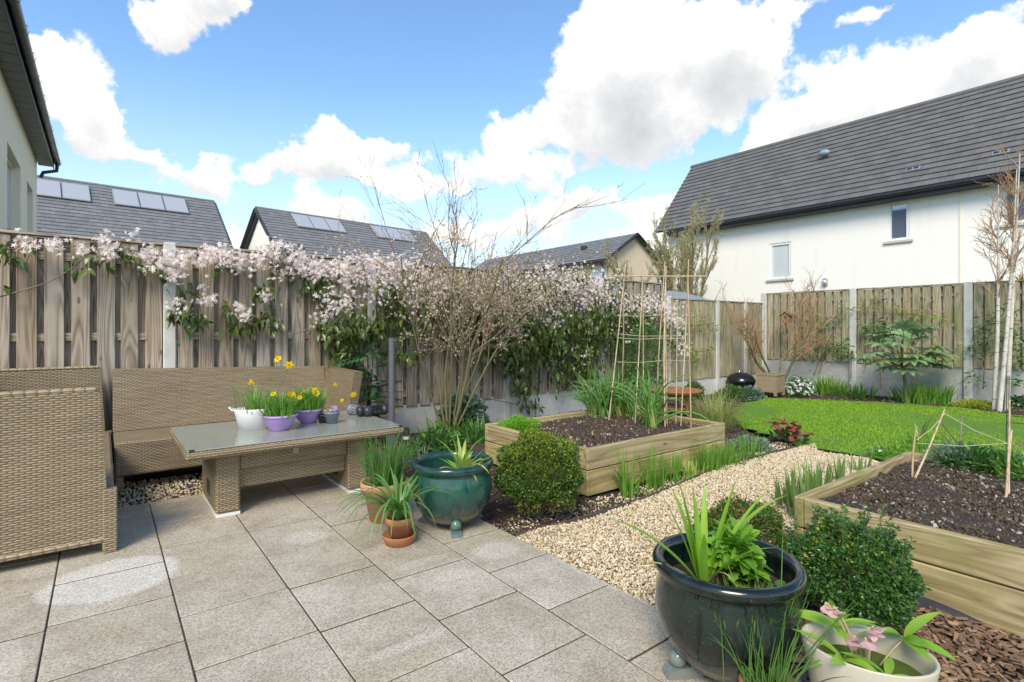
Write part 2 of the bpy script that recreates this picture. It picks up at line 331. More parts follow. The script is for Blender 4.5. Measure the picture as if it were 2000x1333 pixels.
simple('soil_pot',(.045,.03,.022),.95,.5,70,.9,.01)
m=MATS['render_white']; nt=m.node_tree; b=nt.nodes['Principled BSDF']; old=b.inputs['Base Color'].links[0].from_socket; st_=noise(nt,vmul(nt,posvec(nt),(3.,3.,.35)),1.,5,.65); setb(nt,b,mixc(nt,ma(nt,'MULTIPLY',smooth(nt,st_,.55,.78),.22),old,(.55,.5,.42)))
# paving: exposed aggregate, algae film, one broad pale ellipse, smaller pale marks where pots stood
m,nt,b=newmat('paving'); p=posvec(nt); o=objvec(nt)
gr=noise(nt,p,260.,3,.7); g2=nd(nt,'ShaderNodeTexVoronoi',{'Vector':p,'Scale':190.}).outputs['Color']; g2=nd(nt,'ShaderNodeSeparateXYZ',{0:g2}).outputs[0]
big=noise(nt,o,2.4,5,.6); mid=noise(nt,p,7.,5,.6)
f=ma(nt,'ADD',ma(nt,'MULTIPLY',big,.6),ma(nt,'MULTIPLY',mid,.4))
c=ramp(nt,f,[(.3,(.30,.25,.19)),(.5,(.43,.375,.30)),(.7,(.54,.485,.41))])
rv_=nd(nt,'ShaderNodeObjectInfo').outputs['Random']; c=mixc(nt,ma(nt,'MULTIPLY',rv_,.3),c,(.33,.27,.19)); blot=smooth(nt,noise(nt,p,1.15,5,.65),.48,.66); c=mixc(nt,ma(nt,'MULTIPLY',blot,.38),c,(.27,.215,.145))
alg=smooth(nt,noise(nt,p,1.7,4,.6),.5,.72); c=mixc(nt,ma(nt,'MULTIPLY',alg,.4),c,(.32,.29,.15))
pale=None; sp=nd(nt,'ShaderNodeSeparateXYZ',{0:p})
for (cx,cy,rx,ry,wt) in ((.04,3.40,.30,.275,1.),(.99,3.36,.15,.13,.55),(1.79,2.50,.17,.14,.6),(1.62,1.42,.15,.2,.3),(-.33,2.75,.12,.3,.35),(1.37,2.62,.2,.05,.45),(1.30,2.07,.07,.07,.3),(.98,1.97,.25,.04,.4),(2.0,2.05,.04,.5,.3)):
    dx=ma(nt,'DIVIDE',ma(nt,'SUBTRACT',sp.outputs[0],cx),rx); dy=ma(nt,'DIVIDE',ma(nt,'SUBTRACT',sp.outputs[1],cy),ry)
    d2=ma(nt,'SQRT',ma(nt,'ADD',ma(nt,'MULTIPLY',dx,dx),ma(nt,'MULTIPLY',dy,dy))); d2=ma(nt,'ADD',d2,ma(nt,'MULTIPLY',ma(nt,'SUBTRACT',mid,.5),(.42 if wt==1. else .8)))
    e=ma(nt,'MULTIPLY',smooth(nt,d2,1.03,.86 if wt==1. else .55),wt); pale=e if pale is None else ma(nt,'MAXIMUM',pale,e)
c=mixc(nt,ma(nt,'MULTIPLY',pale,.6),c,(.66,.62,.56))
spk=ma(nt,'ADD',ma(nt,'MULTIPLY',gr,.6),ma(nt,'MULTIPLY',g2,.5)); c=mixc(nt,.55,c,ramp(nt,spk,[(.25,(.12,.1,.09)),(.5,(.5,.5,.5)),(.8,(.86,.84,.8))]),'OVERLAY')
setb(nt,b,c,.85,bump(nt,spk,.45,.003))
# rattan weave (uv in metres)
def rattan(name,dark,mid,light,wu=.052,hv=.0145):
    m,nt,b=newmat(name); uv=nd(nt,'ShaderNodeUVMap').outputs[0]; s=nd(nt,'ShaderNodeSeparateXYZ',{0:uv}); u,v=s.outputs[0],s.outputs[1]
    rv=ma(nt,'DIVIDE',v,hv); row=ma(nt,'FLOOR',rv); fv=ma(nt,'FRACT',rv); odd=ma(nt,'MULTIPLY',ma(nt,'MODULO',ma(nt,'ABSOLUTE',row),2.),.5)
    ru=ma(nt,'ADD',ma(nt,'DIVIDE',u,wu),odd); bu=ma(nt,'ABSOLUTE',ma(nt,'SINE',ma(nt,'MULTIPLY',ru,PI))); bv=ma(nt,'SINE',ma(nt,'MULTIPLY',fv,PI))
    h=ma(nt,'MULTIPLY',ma(nt,'POWER',bu,.55),ma(nt,'POWER',bv,.6))
    stake=smooth(nt,ma(nt,'ABSOLUTE',ma(nt,'SUBTRACT',ma(nt,'FRACT',ma(nt,'ADD',ma(nt,'DIVIDE',u,wu*.5),.5)),.5)),.09,.03)
    tint=noise(nt,nd(nt,'ShaderNodeCombineXYZ',{0:ma(nt,'MULTIPLY',u,4.),1:ma(nt,'MULTIPLY',row,7.7)}).outputs[0],1.,2); bigt=noise(nt,posvec(nt),3.,3)
    c=ramp(nt,ma(nt,'ADD',ma(nt,'MULTIPLY',tint,.75),ma(nt,'MULTIPLY',bigt,.25)),[(.3,mid),(.5,tuple((a+b_)/2 for a,b_ in zip(mid,light))),(.7,light)])
    c=mixc(nt,ma(nt,'MULTIPLY',smooth(nt,h,.62,.12),.9),c,dark); c=mixc(nt,ma(nt,'MULTIPLY',stake,.4),c,light)
    setb(nt,b,c,.5,bump(nt,ma(nt,'MAXIMUM',h,ma(nt,'MULTIPLY',stake,.7)),.9,.006)); return m
rattan('rattan',(.055,.038,.024),(.22,.16,.095),(.40,.31,.19),.046,.0125); rattan('rattan_small',(.06,.04,.025),(.30,.225,.14),(.48,.37,.23),.05,.02)
# glazed pots
def glaze(name,top,midc,low,zt,dark=0.):
    m,nt,b=newmat(name); tc=nd(nt,'ShaderNodeTexCoord').outputs['Object']; z=nd(nt,'ShaderNodeSeparateXYZ',{0:tc}).outputs[2]
    n=noise(nt,vmul(nt,tc,(9,9,4)),1.,6,.65); drip=noise(nt,vmul(nt,tc,(34,34,3)),1.,4,.6)
    f=ma(nt,'ADD',ma(nt,'DIVIDE',z,zt),ma(nt,'ADD',ma(nt,'MULTIPLY',ma(nt,'SUBTRACT',n,.5),.55),ma(nt,'MULTIPLY',ma(nt,'SUBTRACT',drip,.5),.45)))
    c=ramp(nt,f,[(.05,low),(.42,midc),(.72,top),(1.05,tuple(x*.75 for x in midc))])
    c=mixc(nt,smooth(nt,drip,.55,.72),c,tuple(x*.45 for x in midc)); sp=smooth(nt,noise(nt,tc,120.,2),.68,.76); c=mixc(nt,ma(nt,'MULTIPLY',sp,.25),c,(.4,.45,.4))
    setb(nt,b,c,ma(nt,'ADD',.1,ma(nt,'MULTIPLY',n,.16)),bump(nt,n,.12,.01)); b.inputs['Coat Weight'].default_value=.4; return m
glaze('glaze_green',(.014,.085,.062),(.012,.052,.046),(.11,.105,.07),.42); glaze('glaze_dark',(.008,.022,.015),(.004,.007,.006),(.035,.048,.036),.44)
# glass
m,nt,b=newmat('table_glass'); n=noise(nt,posvec(nt),5.,6,.65); setb(nt,b,(.46,.48,.40),ma(nt,'ADD',.05,ma(nt,'MULTIPLY',n,.22)),spec=1.); b.inputs['Transmission Weight'].default_value=.35; b.inputs['IOR'].default_value=1.7
m,nt,b=newmat('window_glass'); setb(nt,b,(.10,.13,.19),.03,spec=1.); b.inputs['IOR'].default_value=2.1
m,nt,b=newmat('blind_glass'); setb(nt,b,(.55,.60,.62),.06,spec=.8)
m,nt,b=newmat('solar'); p=objvec(nt); setb(nt,b,(.38,.39,.42),.25,spec=1.)
# slates
def slate(name,c1,c2,moss):
    m,nt,b=newmat(name); r=rnd01(nt); p=posvec(nt); n=noise(nt,p,4.,5,.65); f=noise(nt,p,40.,3)
    c=ramp(nt,ma(nt,'ADD',ma(nt,'MULTIPLY',r,.3),ma(nt,'MULTIPLY',n,.7)),[(.25,c1),(.75,c2)]); c=mixc(nt,ma(nt,'MULTIPLY',smooth(nt,n,.52,.75),.3),c,moss)
    setb(nt,b,c,.6,bump(nt,f,.3,.004)); return m
slate('roof_tile',(.105,.102,.10),(.155,.15,.145),(.17,.155,.12)); slate('roof_tile_grey',(.15,.15,.155),(.22,.22,.225),(.22,.21,.2))
# ground
def soil(name,c1,c2,flecks=.0,fc=(.6,.56,.5),fs=90.):
    m,nt,b=newmat(name); p=posvec(nt); n=noise(nt,p,38.,8,.7); n2=noise(nt,p,5.,4); 
    c=ramp(nt,ma(nt,'ADD',ma(nt,'MULTIPLY',n,.7),ma(nt,'MULTIPLY',n2,.3)),[(.3,c1),(.7,c2)])
    if flecks: vo=nd(nt,'ShaderNodeTexVoronoi',{'Vector':p,'Scale':fs,'Randomness':1.}); s=nd(nt,'ShaderNodeSeparateXYZ',{0:vo.outputs['Color']}).outputs[0]; k=ma(nt,'MULTIPLY',smooth(nt,vo.outputs['Distance'],.34,.2),ma(nt,'GREATER_THAN',s,1-flecks)); c=mixc(nt,k,c,fc)
    setb(nt,b,c,.95,bump(nt,n,.9,.02)); return m
soil('joint_dirt',(.09,.075,.055),(.17,.14,.105)); soil('ground_soil',(.035,.024,.016),(.10,.07,.048),.1,(.4,.32,.22),70.); soil('bed_soil',(.018,.011,.008),(.075,.05,.036),.16,(.55,.48,.4),105.); soil('gravel_base',(.22,.15,.08),(.42,.32,.19)); soil('lawn_base',(.07,.17,.01),(.13,.26,.02)); soil('far_ground',(.05,.07,.025),(.09,.11,.04))
def stonesmat(name,stops):
    m,nt,b=newmat(name); r=rnd01(nt); n=noise(nt,posvec(nt),60.,3); c=ramp(nt,r,stops); c=mixc(nt,ma(nt,'MULTIPLY',n,.3),c,(.3,.2,.1)); setb(nt,b,c,.75); return m
stonesmat('gravel',[(0,(.40,.28,.16)),(.25,(.62,.48,.29)),(.5,(.73,.60,.40)),(.75,(.80,.70,.51)),(1,(.86,.79,.66))])
stonesmat('chips',[(0,(.06,.032,.022)),(.4,(.14,.075,.048)),(.7,(.22,.125,.08)),(1,(.40,.25,.15))]); stonesmat('clods',[(0,(.016,.010,.007)),(.6,(.05,.033,.024)),(.9,(.09,.062,.045)),(1,(.5,.45,.4))])
# foliage
leafmat('grass',[(.12,.29,.006),(.18,.40,.010),(.26,.47,.02),(.33,.46,.05)],.5,.4); leafmat('box_leaf',[(.022,.055,.010),(.045,.10,.016),(.09,.165,.024)],.3,.18); leafmat('box_tip',[(.16,.24,.022),(.28,.33,.035),(.34,.36,.04)],.35,.25); leafmat('box_brown',[(.10,.045,.02),(.2,.09,.035)],.7,.1); leafmat('box_fresh',[(.02,.065,.018),(.04,.115,.028),(.085,.19,.04)],.25,.22)
leafmat('clem_leaf',[(.012,.035,.014),(.025,.065,.022),(.05,.10,.025),(.13,.16,.03)],.32,.2); leafmat('clem_petal',[(.86,.74,.69),(.88,.78,.72),(.9,.84,.78),(.74,.47,.46),(.84,.66,.62)],.6,.35,(.95,.85,.82)); leafmat('bud_tan',[(.58,.38,.22),(.70,.50,.32),(.78,.62,.45)],.7,.3); leafmat('bud_green',[(.2,.24,.05),(.34,.36,.09)],.6,.35)
leafmat('daff_leaf',[(.06,.18,.025),(.11,.27,.035),(.18,.36,.05)],.4,.3); leafmat('chive',[(.05,.15,.03),(.09,.22,.05),(.14,.28,.06)],.4,.25); leafmat('iris_leaf',[(.06,.14,.04),(.10,.21,.06),(.2,.3,.07)],.4,.25); leafmat('lily_leaf',[(.10,.26,.02),(.19,.40,.03),(.30,.48,.06)],.32,.35); leafmat('lily_pale',[(.24,.36,.05),(.36,.46,.1),(.50,.55,.2)],.35,.35); leafmat('lettuce',[(.08,.23,.02),(.14,.33,.03),(.22,.42,.05)],.4,.35); leafmat('onion',[(.06,.18,.035),(.11,.27,.055),(.17,.33,.07)],.3,.2); leafmat('onion_pale',[(.42,.48,.14),(.58,.58,.24)],.4,.25); leafmat('parsley',[(.09,.25,.015),(.15,.36,.025),(.2,.42,.03)],.45,.3)
leafmat('herb',[(.035,.11,.025),(.07,.18,.04),(.12,.25,.06)],.4,.3); leafmat('grey_herb',[(.12,.19,.12),(.2,.28,.19)],.6,.25); leafmat('fatsia',[(.09,.19,.06),(.17,.30,.11),(.28,.40,.2)],.35,.25); leafmat('mahonia',[(.02,.075,.035),(.04,.12,.06),(.09,.15,.05)],.3,.15); leafmat('bronze',[(.24,.10,.03),(.34,.18,.05)],.5,.25); leafmat('orn_grass',[(.13,.21,.035),(.25,.32,.07),(.40,.40,.15)],.5,.3); leafmat('young_leaf',[(.14,.21,.03),(.22,.3,.05),(.3,.36,.09)],.5,.4); leafmat('far_leaf',[(.22,.23,.08),(.34,.34,.14),(.46,.42,.22)],.6,.35); leafmat('purple_leaf',[(.05,.015,.02),(.10,.03,.035)],.4,.2)
leafmat('yellow_petal',[(.85,.55,.01),(.9,.64,.015)],.5,.4); leafmat('orange_petal',[(.88,.5,.01),(.9,.56,.02)],.5,.3); leafmat('white_petal',[(.82,.82,.8),(.88,.88,.86)],.5,.35); leafmat('pink_petal',[(.52,.2,.3),(.66,.36,.44),(.7,.52,.42)],.5,.35); leafmat('red_leaf',[(.28,.03,.06),(.36,.06,.09),(.22,.07,.03)],.4,.3); leafmat('moss',[(.04,.07,.01),(.09,.13,.015)],.8,.1); leafmat('dry_leaf',[(.42,.3,.16),(.55,.42,.25)],.7,.25); leafmat('palm_leaf',[(.1,.2,.03),(.18,.3,.05)],.4,.3)

# ============================================================ the setting
def sheet(name,poly,z,mat,res=None,amp=0.,sc_=3.):
    # polygon sheet; with res a fine grid clipped to the polygon, gently uneven
    if res is None:
        mb=MB(); mb.add([(x,y,z) for x,y in poly],[tuple(range(len(poly)))])
        return tag(mb.obj(name,mat),kind='structure')
    P=np.array(poly); x0,y0=P.min(0); x1,y1=P.max(0); nx=int((x1-x0)/res)+2; ny=int((y1-y0)/res)+2
    gx,gy=np.meshgrid(x0+np.arange(nx)*res,y0+np.arange(ny)*res,indexing='ij')
    zz=z+amp*(np.sin(gx*sc_*2.1+gy*.7*sc_)+np.sin(gy*sc_*1.7-gx*1.1*sc_+2)+.7*np.sin(gx*sc_*4.3+1)*np.sin(gy*sc_*3.9))+RG.normal(0,amp*.45,gx.shape)
    V=np.stack([gx,gy,zz],2).reshape(-1,3); i,j=np.meshgrid(np.arange(nx-1),np.arange(ny-1),indexing='ij'); i=i.ravel();j=j.ravel()
    Fq=np.stack([i*ny+j,(i+1)*ny+j,(i+1)*ny+j+1,i*ny+j+1],1); ctr=V[Fq].mean(1); Fq=Fq[inside(poly,ctr[:,:2])]
    return tag(MB().add(V,Fq).obj(name,mat,smooth=True),kind='structure')
def inside(poly,pts):
    P=np.array(poly); x,y=pts[:,0],pts[:,1]; r=np.zeros(len(pts),bool); j=len(P)-1
    for i in range(len(P)):
        c=((P[i,1]>y)!=(P[j,1]>y))&(x<(P[j,0]-P[i,0])*(y-P[i,1])/(P[j,1]-P[i,1]+1e-12)+P[i,0]); r^=c; j=i
    return r
def in_poly(poly,n):
    P=np.array(poly); lo,hi=P.min(0),P.max(0); out=[]
    tot=0
    while tot<n:
        q=RG.uniform(lo,hi,(n*2,2)); q=q[inside(poly,q)]; out.append(q); tot+=len(q)
    return np.concatenate(out)[:n]
tag(MB().add([(-400,-400,-.16),(900,-400,-.16),(900,900,-.16),(-400,900,-.16)],[(0,1,2,3)]).obj('ground','far_ground'),kind='structure')
sheet('soil_border',[(-1.2,-3),(12.0,-3),(12.0,6.2),(-1.2,6.2)],-.062,'ground_soil',.07,.006)
# patio of slabs
patio=MB().box(-4.5,2.0,-3.,4.72,-.12,-.009).obj('patio','joint_dirt'); tag(patio,kind='structure')
PX=[-4.20,-3.75,-3.31,-2.86,-2.42,-1.97,-1.53,-1.08,-.635,-.19,.27,.725,1.165,1.60,2.005]; PO={9:3.482,10:3.225,11:2.275,12:2.055,13:2.295}
smesh={}
for k in range(len(PX)-1):
    o=PO.get(k,2.295 if k%2 else 2.055); wdt=PX[k+1]-PX[k]; y=o-.465*12
    while y<4.72:
        ya,yb=max(y,-3.),min(y+.465,4.72); y+=.465
        if yb-ya<.05: continue
        key=(k,round(yb-ya,3))
        if key not in smesh:
            V_,F_s=cbox(-wdt/2+.0032,wdt/2-.0032,-(yb-ya)/2+.0048,(yb-ya)/2-.0048,-.035,0,.003); sm=MB()
            up_=[f for f in F_s if V_[list(f)][:,2].min()>-.004 and len(f)==4 or V_[list(f)][:,2].min()>-.001]; sm.add(V_,up_,0); sm.add(V_,[f for f in F_s if f not in up_],1); smesh[key]=sm.mesh('paving_slab')
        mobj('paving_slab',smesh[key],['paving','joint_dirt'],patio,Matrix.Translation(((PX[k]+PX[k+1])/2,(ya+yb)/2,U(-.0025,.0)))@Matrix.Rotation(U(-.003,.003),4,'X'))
# gravel
GP=[(2.01,2.62),(2.01,1.45),(2.45,1.62),(3.1,1.47),(4.9,1.5),(5.6,1.55),(6.05,2.1),(5.98,2.55),(6.35,2.74),(4.6,2.80),(3.4,2.64),(2.6,2.58),(2.2,2.66)]
sheet('gravel_path',GP,-.03,'gravel_base',.06,.004)
sto=MB(); ico=None
def pebble():
    V,Fc=ball((0,0,0),1.,5,3); V=V*np.array([1,.75,.55])+RG.normal(0,.13,V.shape); return V,Fc
def scatter_stones(poly,n,smin,smax,z,name,label,mat='gravel',flat=False,zs=.012):
    q=in_poly(poly,n); mb=MB()
    for k in range(6):
        s=q[k::6]; m=len(s); d=np.stack([np.cos(a:=U(0,2*PI,m)),np.sin(a),U(-.35,.35,m)],1)
        mb.add(*scatter(pebble(),frames(d,U(-.5,.5,m) if flat else U(0,2*PI,m)),np.column_stack([s,z+U(0,zs,m)]),U(smin,smax,m)))
    return tag(mb.obj(name,mat),label,'gravel',kind='stuff')
scatter_stones(GP,38000,.0048,.0098,-.028,'gravel','pale golden pea gravel covering the garden path')
scatter_stones([(2.01,2.68),(3.0,2.62),(4.9,2.80),(6.3,2.74),(6.2,3.1),(4.95,3.05),(4.9,2.9),(2.95,2.92),(2.5,3.0),(2.01,3.0)],1500,.006,.012,-.055,'scattered_gravel','loose pale pebbles strewn over the dark soil beside the path')
scatter_stones([(-.9,4.73),(2.0,4.73),(2.0,5.6),(-.9,5.6)],5000,.006,.012,-.05,'under_sofa_gravel','pale gravel strip under the wicker sofa along the fence')
for pts,lb in (([(2.05,2.66),(2.7,2.62),(3.42,2.66),(4.59,2.83),(5.6,2.82),(6.3,2.76)],'thin dark plastic edging along the gravel path beside the onion bed'),([(2.45,1.56),(3.02,1.44),(3.05,1.44)],'short dark edging stub between gravel path and low box bush')):
    P=smooth_path([(x,y,-.022) for x,y in pts],24); mb=MB(); n=len(P); V=[];Fc=[]
    T=np.gradient(P,axis=0); T/=np.linalg.norm(T,axis=1)[:,None]; Nn=np.cross(T,[0,0,1])
    for a in range(n): V+=[P[a]+Nn[a]*.006+[0,0,-.03],P[a]+Nn[a]*.006+[0,0,.006],P[a]-Nn[a]*.006+[0,0,.006],P[a]-Nn[a]*.006+[0,0,-.03]]
    for a in range(n-1):
        for k in range(3): Fc.append((a*4+k,a*4+k+1,a*4+k+5,a*4+k+4))
    tag(mb.add(V,Fc).obj('path_edging','strip_edge'),lb,'edging')
# lawn
LP=[(6.12,2.0),(6.05,2.75),(6.42,3.25),(6.62,3.75),(7.4,4.35),(8.7,4.9),(9.75,5.0),(10.3,4.3),(10.7,3.6),(11.0,2.5),(10.7,1.6),(10.9,0),(10.6,-3),(5.6,-3),(5.35,.5),(5.75,1.4)]
sheet('lawn',LP,-.02,'lawn_base',.12,.006,1.)
q=in_poly(LP,120000); q=q[(q@FW>2.)&(np.abs(q@RT)<(q@FW)*1.02)]; n=len(q)
patch=np.sin(q[:,0]*1.3+q[:,1]*.8)*np.sin(q[:,1]*1.9-q[:,0]*.5)
tag(MB().add(*blades(np.column_stack([q,np.full(n,-.03)]),U(0,2*PI,n),U(0,.6,n),U(0,.9,n),U(.02,.034,n)*(1+.12*patch),U(.006,.010,n),2,.1)).obj('grass','grass'),'short bright green lawn grass',None,kind='stuff')
bpy.context.view_layer.update()
# bark mulch at the near right, and soil crumbs
def chips(poly,n,l0,l1,z,name,label,mat='chips',zs=.03,cat='mulch'):
    q=in_poly(poly,n); m=len(q); V,Fc=cbox(-.16,.16,-.5,.5,-.06,.06); V=V*np.array([1,1,1]); a=U(0,2*PI,m)
    d=np.stack([np.cos(a),np.sin(a),U(-.35,.35,m)],1)
    tag(MB().add(*scatter((V,np.array(Fc)),frames(d,U(-.6,.6,m)),np.column_stack([q,z+U(0,zs,m)]),U(l0,l1,m))).obj(name,mat),label,None,kind='stuff')
MP=[(2.02,-.6),(3.06,-.6),(3.06,1.3),(2.5,1.5),(2.02,1.3)]
chips(MP,6000,.02,.055,-.04,'bark_mulch','reddish brown bark chips mulching the near bed')
chips([(2.03,4.2),(2.95,4.5),(2.95,6.1),(2.03,6.1)],2600,.02,.05,-.05,'border_mulch','brown bark chips under the flowering shrub')
chips([(2.02,2.66),(2.95,2.6),(2.95,4.4),(2.02,4.4)],2600,.012,.04,-.055,'pot_border_soil','dark crumbly soil around the clipped box ball','clods')
chips([(6.0,3.0),(6.9,4.1),(9.6,5.4),(11.9,5.2),(11.9,6.1),(5,6.1),(4.95,3.0)],4000,.02,.05,-.055,'far_mulch','dark soil crumbs and chips in the back border','clods')
chips([(11.0,2.4),(11.9,-.5),(11.9,5.2),(10.4,4.6)],2500,.02,.05,-.055,'rear_mulch','dark soil crumbs along the rear fence','clods')
# ============================================================ fences
def concrete_post(x,y,z,label,group,mat='concrete',s=.055):
    mb=MB(); V,Fc=cbox(-s,s,-s,s,-.2,z,.012); mb.add(V,Fc); o=mb.obj('concrete_post',mat); o.location=(x,y,0); return tag(o,label,'fence post',group)
bmesh_cache={}
def fence_bay(orig,ux,length,z0,z1,label,group,wood,width=.145,gap=.046,board_y=.0,style='hit',cap=True,gravel=((-.06,.3),),glabel='',gmat='concrete',ph=0.):
    # local x runs along the bay, local -y faces the garden
    rz=math.atan2(ux[1],ux[0])
    t=thing('fence_panel',label,'fence panel',(orig[0],orig[1],0),rz,group)
    pitch=width+gap; n=max(1,int(round((length-.06)/pitch))); pitch=(length-.0)/n; bw=pitch-gap
    z0-=.03; key=(round(bw,3),round(z1-z0,3))
    if key not in bmesh_cache: bmesh_cache[key]=[MB().box(-bw/2,bw/2,-.0095,.0095,0,z1-z0,.003).mesh('board') for _ in range(1)]
    me=bmesh_cache[key][0]
    for k in range(n):
        mobj('board',me,wood,t,Matrix.Translation((pitch*(k+.5)+U(-.004,.004),-.0245+U(-.001,.001),z0+U(-.006,.006)))@Matrix.Rotation(U(-.004,.004),4,'Y')@Matrix.Rotation(U(-.012,.012),4,'Z'))
        if style=='hit' and k<n-1: mobj('board',me,wood,t,Matrix.Translation((pitch*(k+1.),.0245,z0)))
    if style=='hit':
        for e in (.045,length-.045): mobj('board',me,wood,t,Matrix.Translation((e,.0265,z0)))
    for zr in (z0+.16,(z0+z1)/2+.02,z1-.16):
        MB().box(0,length,-.0135,.0135,zr-.036,zr+.036,.003).obj('rail','rail_wood',t)
    if cap: MB().box(0,length,-.05,.05,z1+.008,z1+.032,.004).obj('capping','rail_wood',t)
    for a,b_ in gravel:
        o=MB().box(0,length,-.013,.013,a,b_,.004).obj('gravel_board',gmat); o.location=(orig[0],orig[1],0); o.rotation_euler=(0,0,rz)
        tag(o,('lower ' if a<0 and len(gravel)>1 else 'upper ' if len(gravel)>1 else '')+glabel,'gravel board',group.replace('panels','concrete boards'))
FY=6.20
posts=[-1.55,.52,2.58,4.60,6.55,8.35,9.95]
PL=['post hidden behind the wicker settee','pale concrete fence post above the gap between settee and long sofa','pale concrete fence post behind the mahonia','pale concrete fence post beside the flowering shrub','pale concrete fence post buried in clematis beside the onion bed','pale concrete post where the tall side fence ends behind the cane frame','slim pale concrete post beside the espaliered fruit tree']
for k,x in enumerate(posts):
    if k: concrete_post(x,FY,2.10 if x<8 else 1.86,PL[k],'side fence posts')
BL=['behind the wicker settee','behind the long wicker sofa','behind the flowering shrub','covered in clematis behind the onion bed','behind the rambling rose and cane frame']
for k in range(5):
    a,b_=posts[k]+.045,posts[k+1]-.045
    fence_bay((a,FY),(1,0),b_-a,.31,2.06,'weathered board fence panel '+BL[k],'side fence panels','fence_wood',.133,.047,gravel=((-.1,.3),),glabel='concrete gravel board of the fence '+BL[k])
for x,lb in ((11.02,'slim pale concrete post between the two short corner fence panels'),(11.78,'slim pale concrete post in the garden corner')): concrete_post(x,FY,1.86,lb,'lower side fence posts',s=.045)
for a,b_,lb in ((8.40,9.90,'behind the espaliered fruit tree'),(10.0,10.97,'behind the kettle barbecue'),(11.07,11.73,'in the garden corner')):
    fence_bay((a,FY),(1,0),b_-a,.30,1.80,'close boarded fence panel '+lb,'corner fence panels','fence_wood_green',.085,.012,style='close',gravel=((-.1,.29),),glabel='concrete gravel board '+lb)
FX=12.05
for y,lb in ((6.28,'grey concrete rear fence post at the garden corner'),(4.45,'grey concrete rear fence post with a dark climber at its foot'),(2.64,'broad grey concrete rear fence post beside the large leaved shrub')): concrete_post(FX,y,2.07,lb,'rear fence posts',s=.062)
for a,b_,lb in ((6.22,4.51,'behind the twiggy maple'),(4.39,2.70,'behind the large leaved shrub'),(2.58,.88,'behind the birches')):
    fence_bay((FX,a),(0,-1),a-b_,.60,2.03,'greenish board fence panel '+lb,'rear fence panels','fence_wood_green',.115,.033,gravel=((-.1,.2885),(.290,.595)),glabel='damp concrete gravel board '+lb,gmat='concrete_damp')

# ============================================================ houses
def holed_wall(parent,name,mat,org,ux,length,z0,z1,holes,inset=.12):
    ux=np.array(ux,float); nrm=np.array([ux[1],-ux[0]])        # outward normal on the right of ux
    def P(u,z,d=0.): return (org[0]+ux[0]*u-nrm[0]*d,org[1]+ux[1]*u-nrm[1]*d,z)
    us=sorted({0.,length}|{h[0] for h in holes}|{h[1] for h in holes}); zs=sorted({z0,z1}|{h[2] for h in holes}|{h[3] for h in holes}); mb=MB()
    for i in range(len(us)-1):
        for j in range(len(zs)-1):
            mu,mz=(us[i]+us[i+1])/2,(zs[j]+zs[j+1])/2
            if any(h[0]<mu<h[1] and h[2]<mz<h[3] for h in holes): continue
            mb.add([P(us[i],zs[j]),P(us[i+1],zs[j]),P(us[i+1],zs[j+1]),P(us[i],zs[j+1])],[(0,1,2,3)])
    for a,b_,c,d in holes:
        for e,f in (((a,c),(b_,c)),((b_,c),(b_,d)),((b_,d),(a,d)),((a,d),(a,c))): mb.add([P(*e),P(*f),P(*f,inset+.06),P(*e,inset+.06)],[(0,1,2,3)])
    mb.obj(name,mat,parent); return P
def window(parent,P,h,frame='upvc_cream',glass='window_glass',bars=0,inset=.12,sillm='sill_stone',fw=.055):
    a,b_,c,d=h; mb=MB()
    def slab(mb,u0,u1,z0,z1,d0,d1): 
        V=[P(u,z,dd) for u in (u0,u1) for z in (z0,z1) for dd in (d0,d1)]; mb.add(V,[(0,1,3,2),(4,6,7,5),(0,4,5,1),(2,3,7,6),(0,2,6,4),(1,5,7,3)])
    win=bpy.data.objects.new('window',None); COL.objects.link(win); win.parent=parent
    for u0,u1,z0,z1 in ((a,b_,c,c+fw),(a,b_,d-fw,d),(a,a+fw,c+fw,d-fw),(b_-fw,b_,c+fw,d-fw)): slab(mb,u0,u1,z0,z1,inset-.05,inset+.02)
    for k in range(bars): u=a+(b_-a)*(k+1)/(bars+1); slab(mb,u-.03,u+.03,c+fw,d-fw,inset-.045,inset+.015)
    mb.obj('frame',frame,win); g=MB(); slab(g,a+fw,b_-fw,c+fw,d-fw,inset-.012,inset); g.obj('pane',glass,win)
    s=MB(); slab(s,a-.09,b_+.09,c-.06,c,-.06,inset-.03); s.obj('sill',sillm,win)
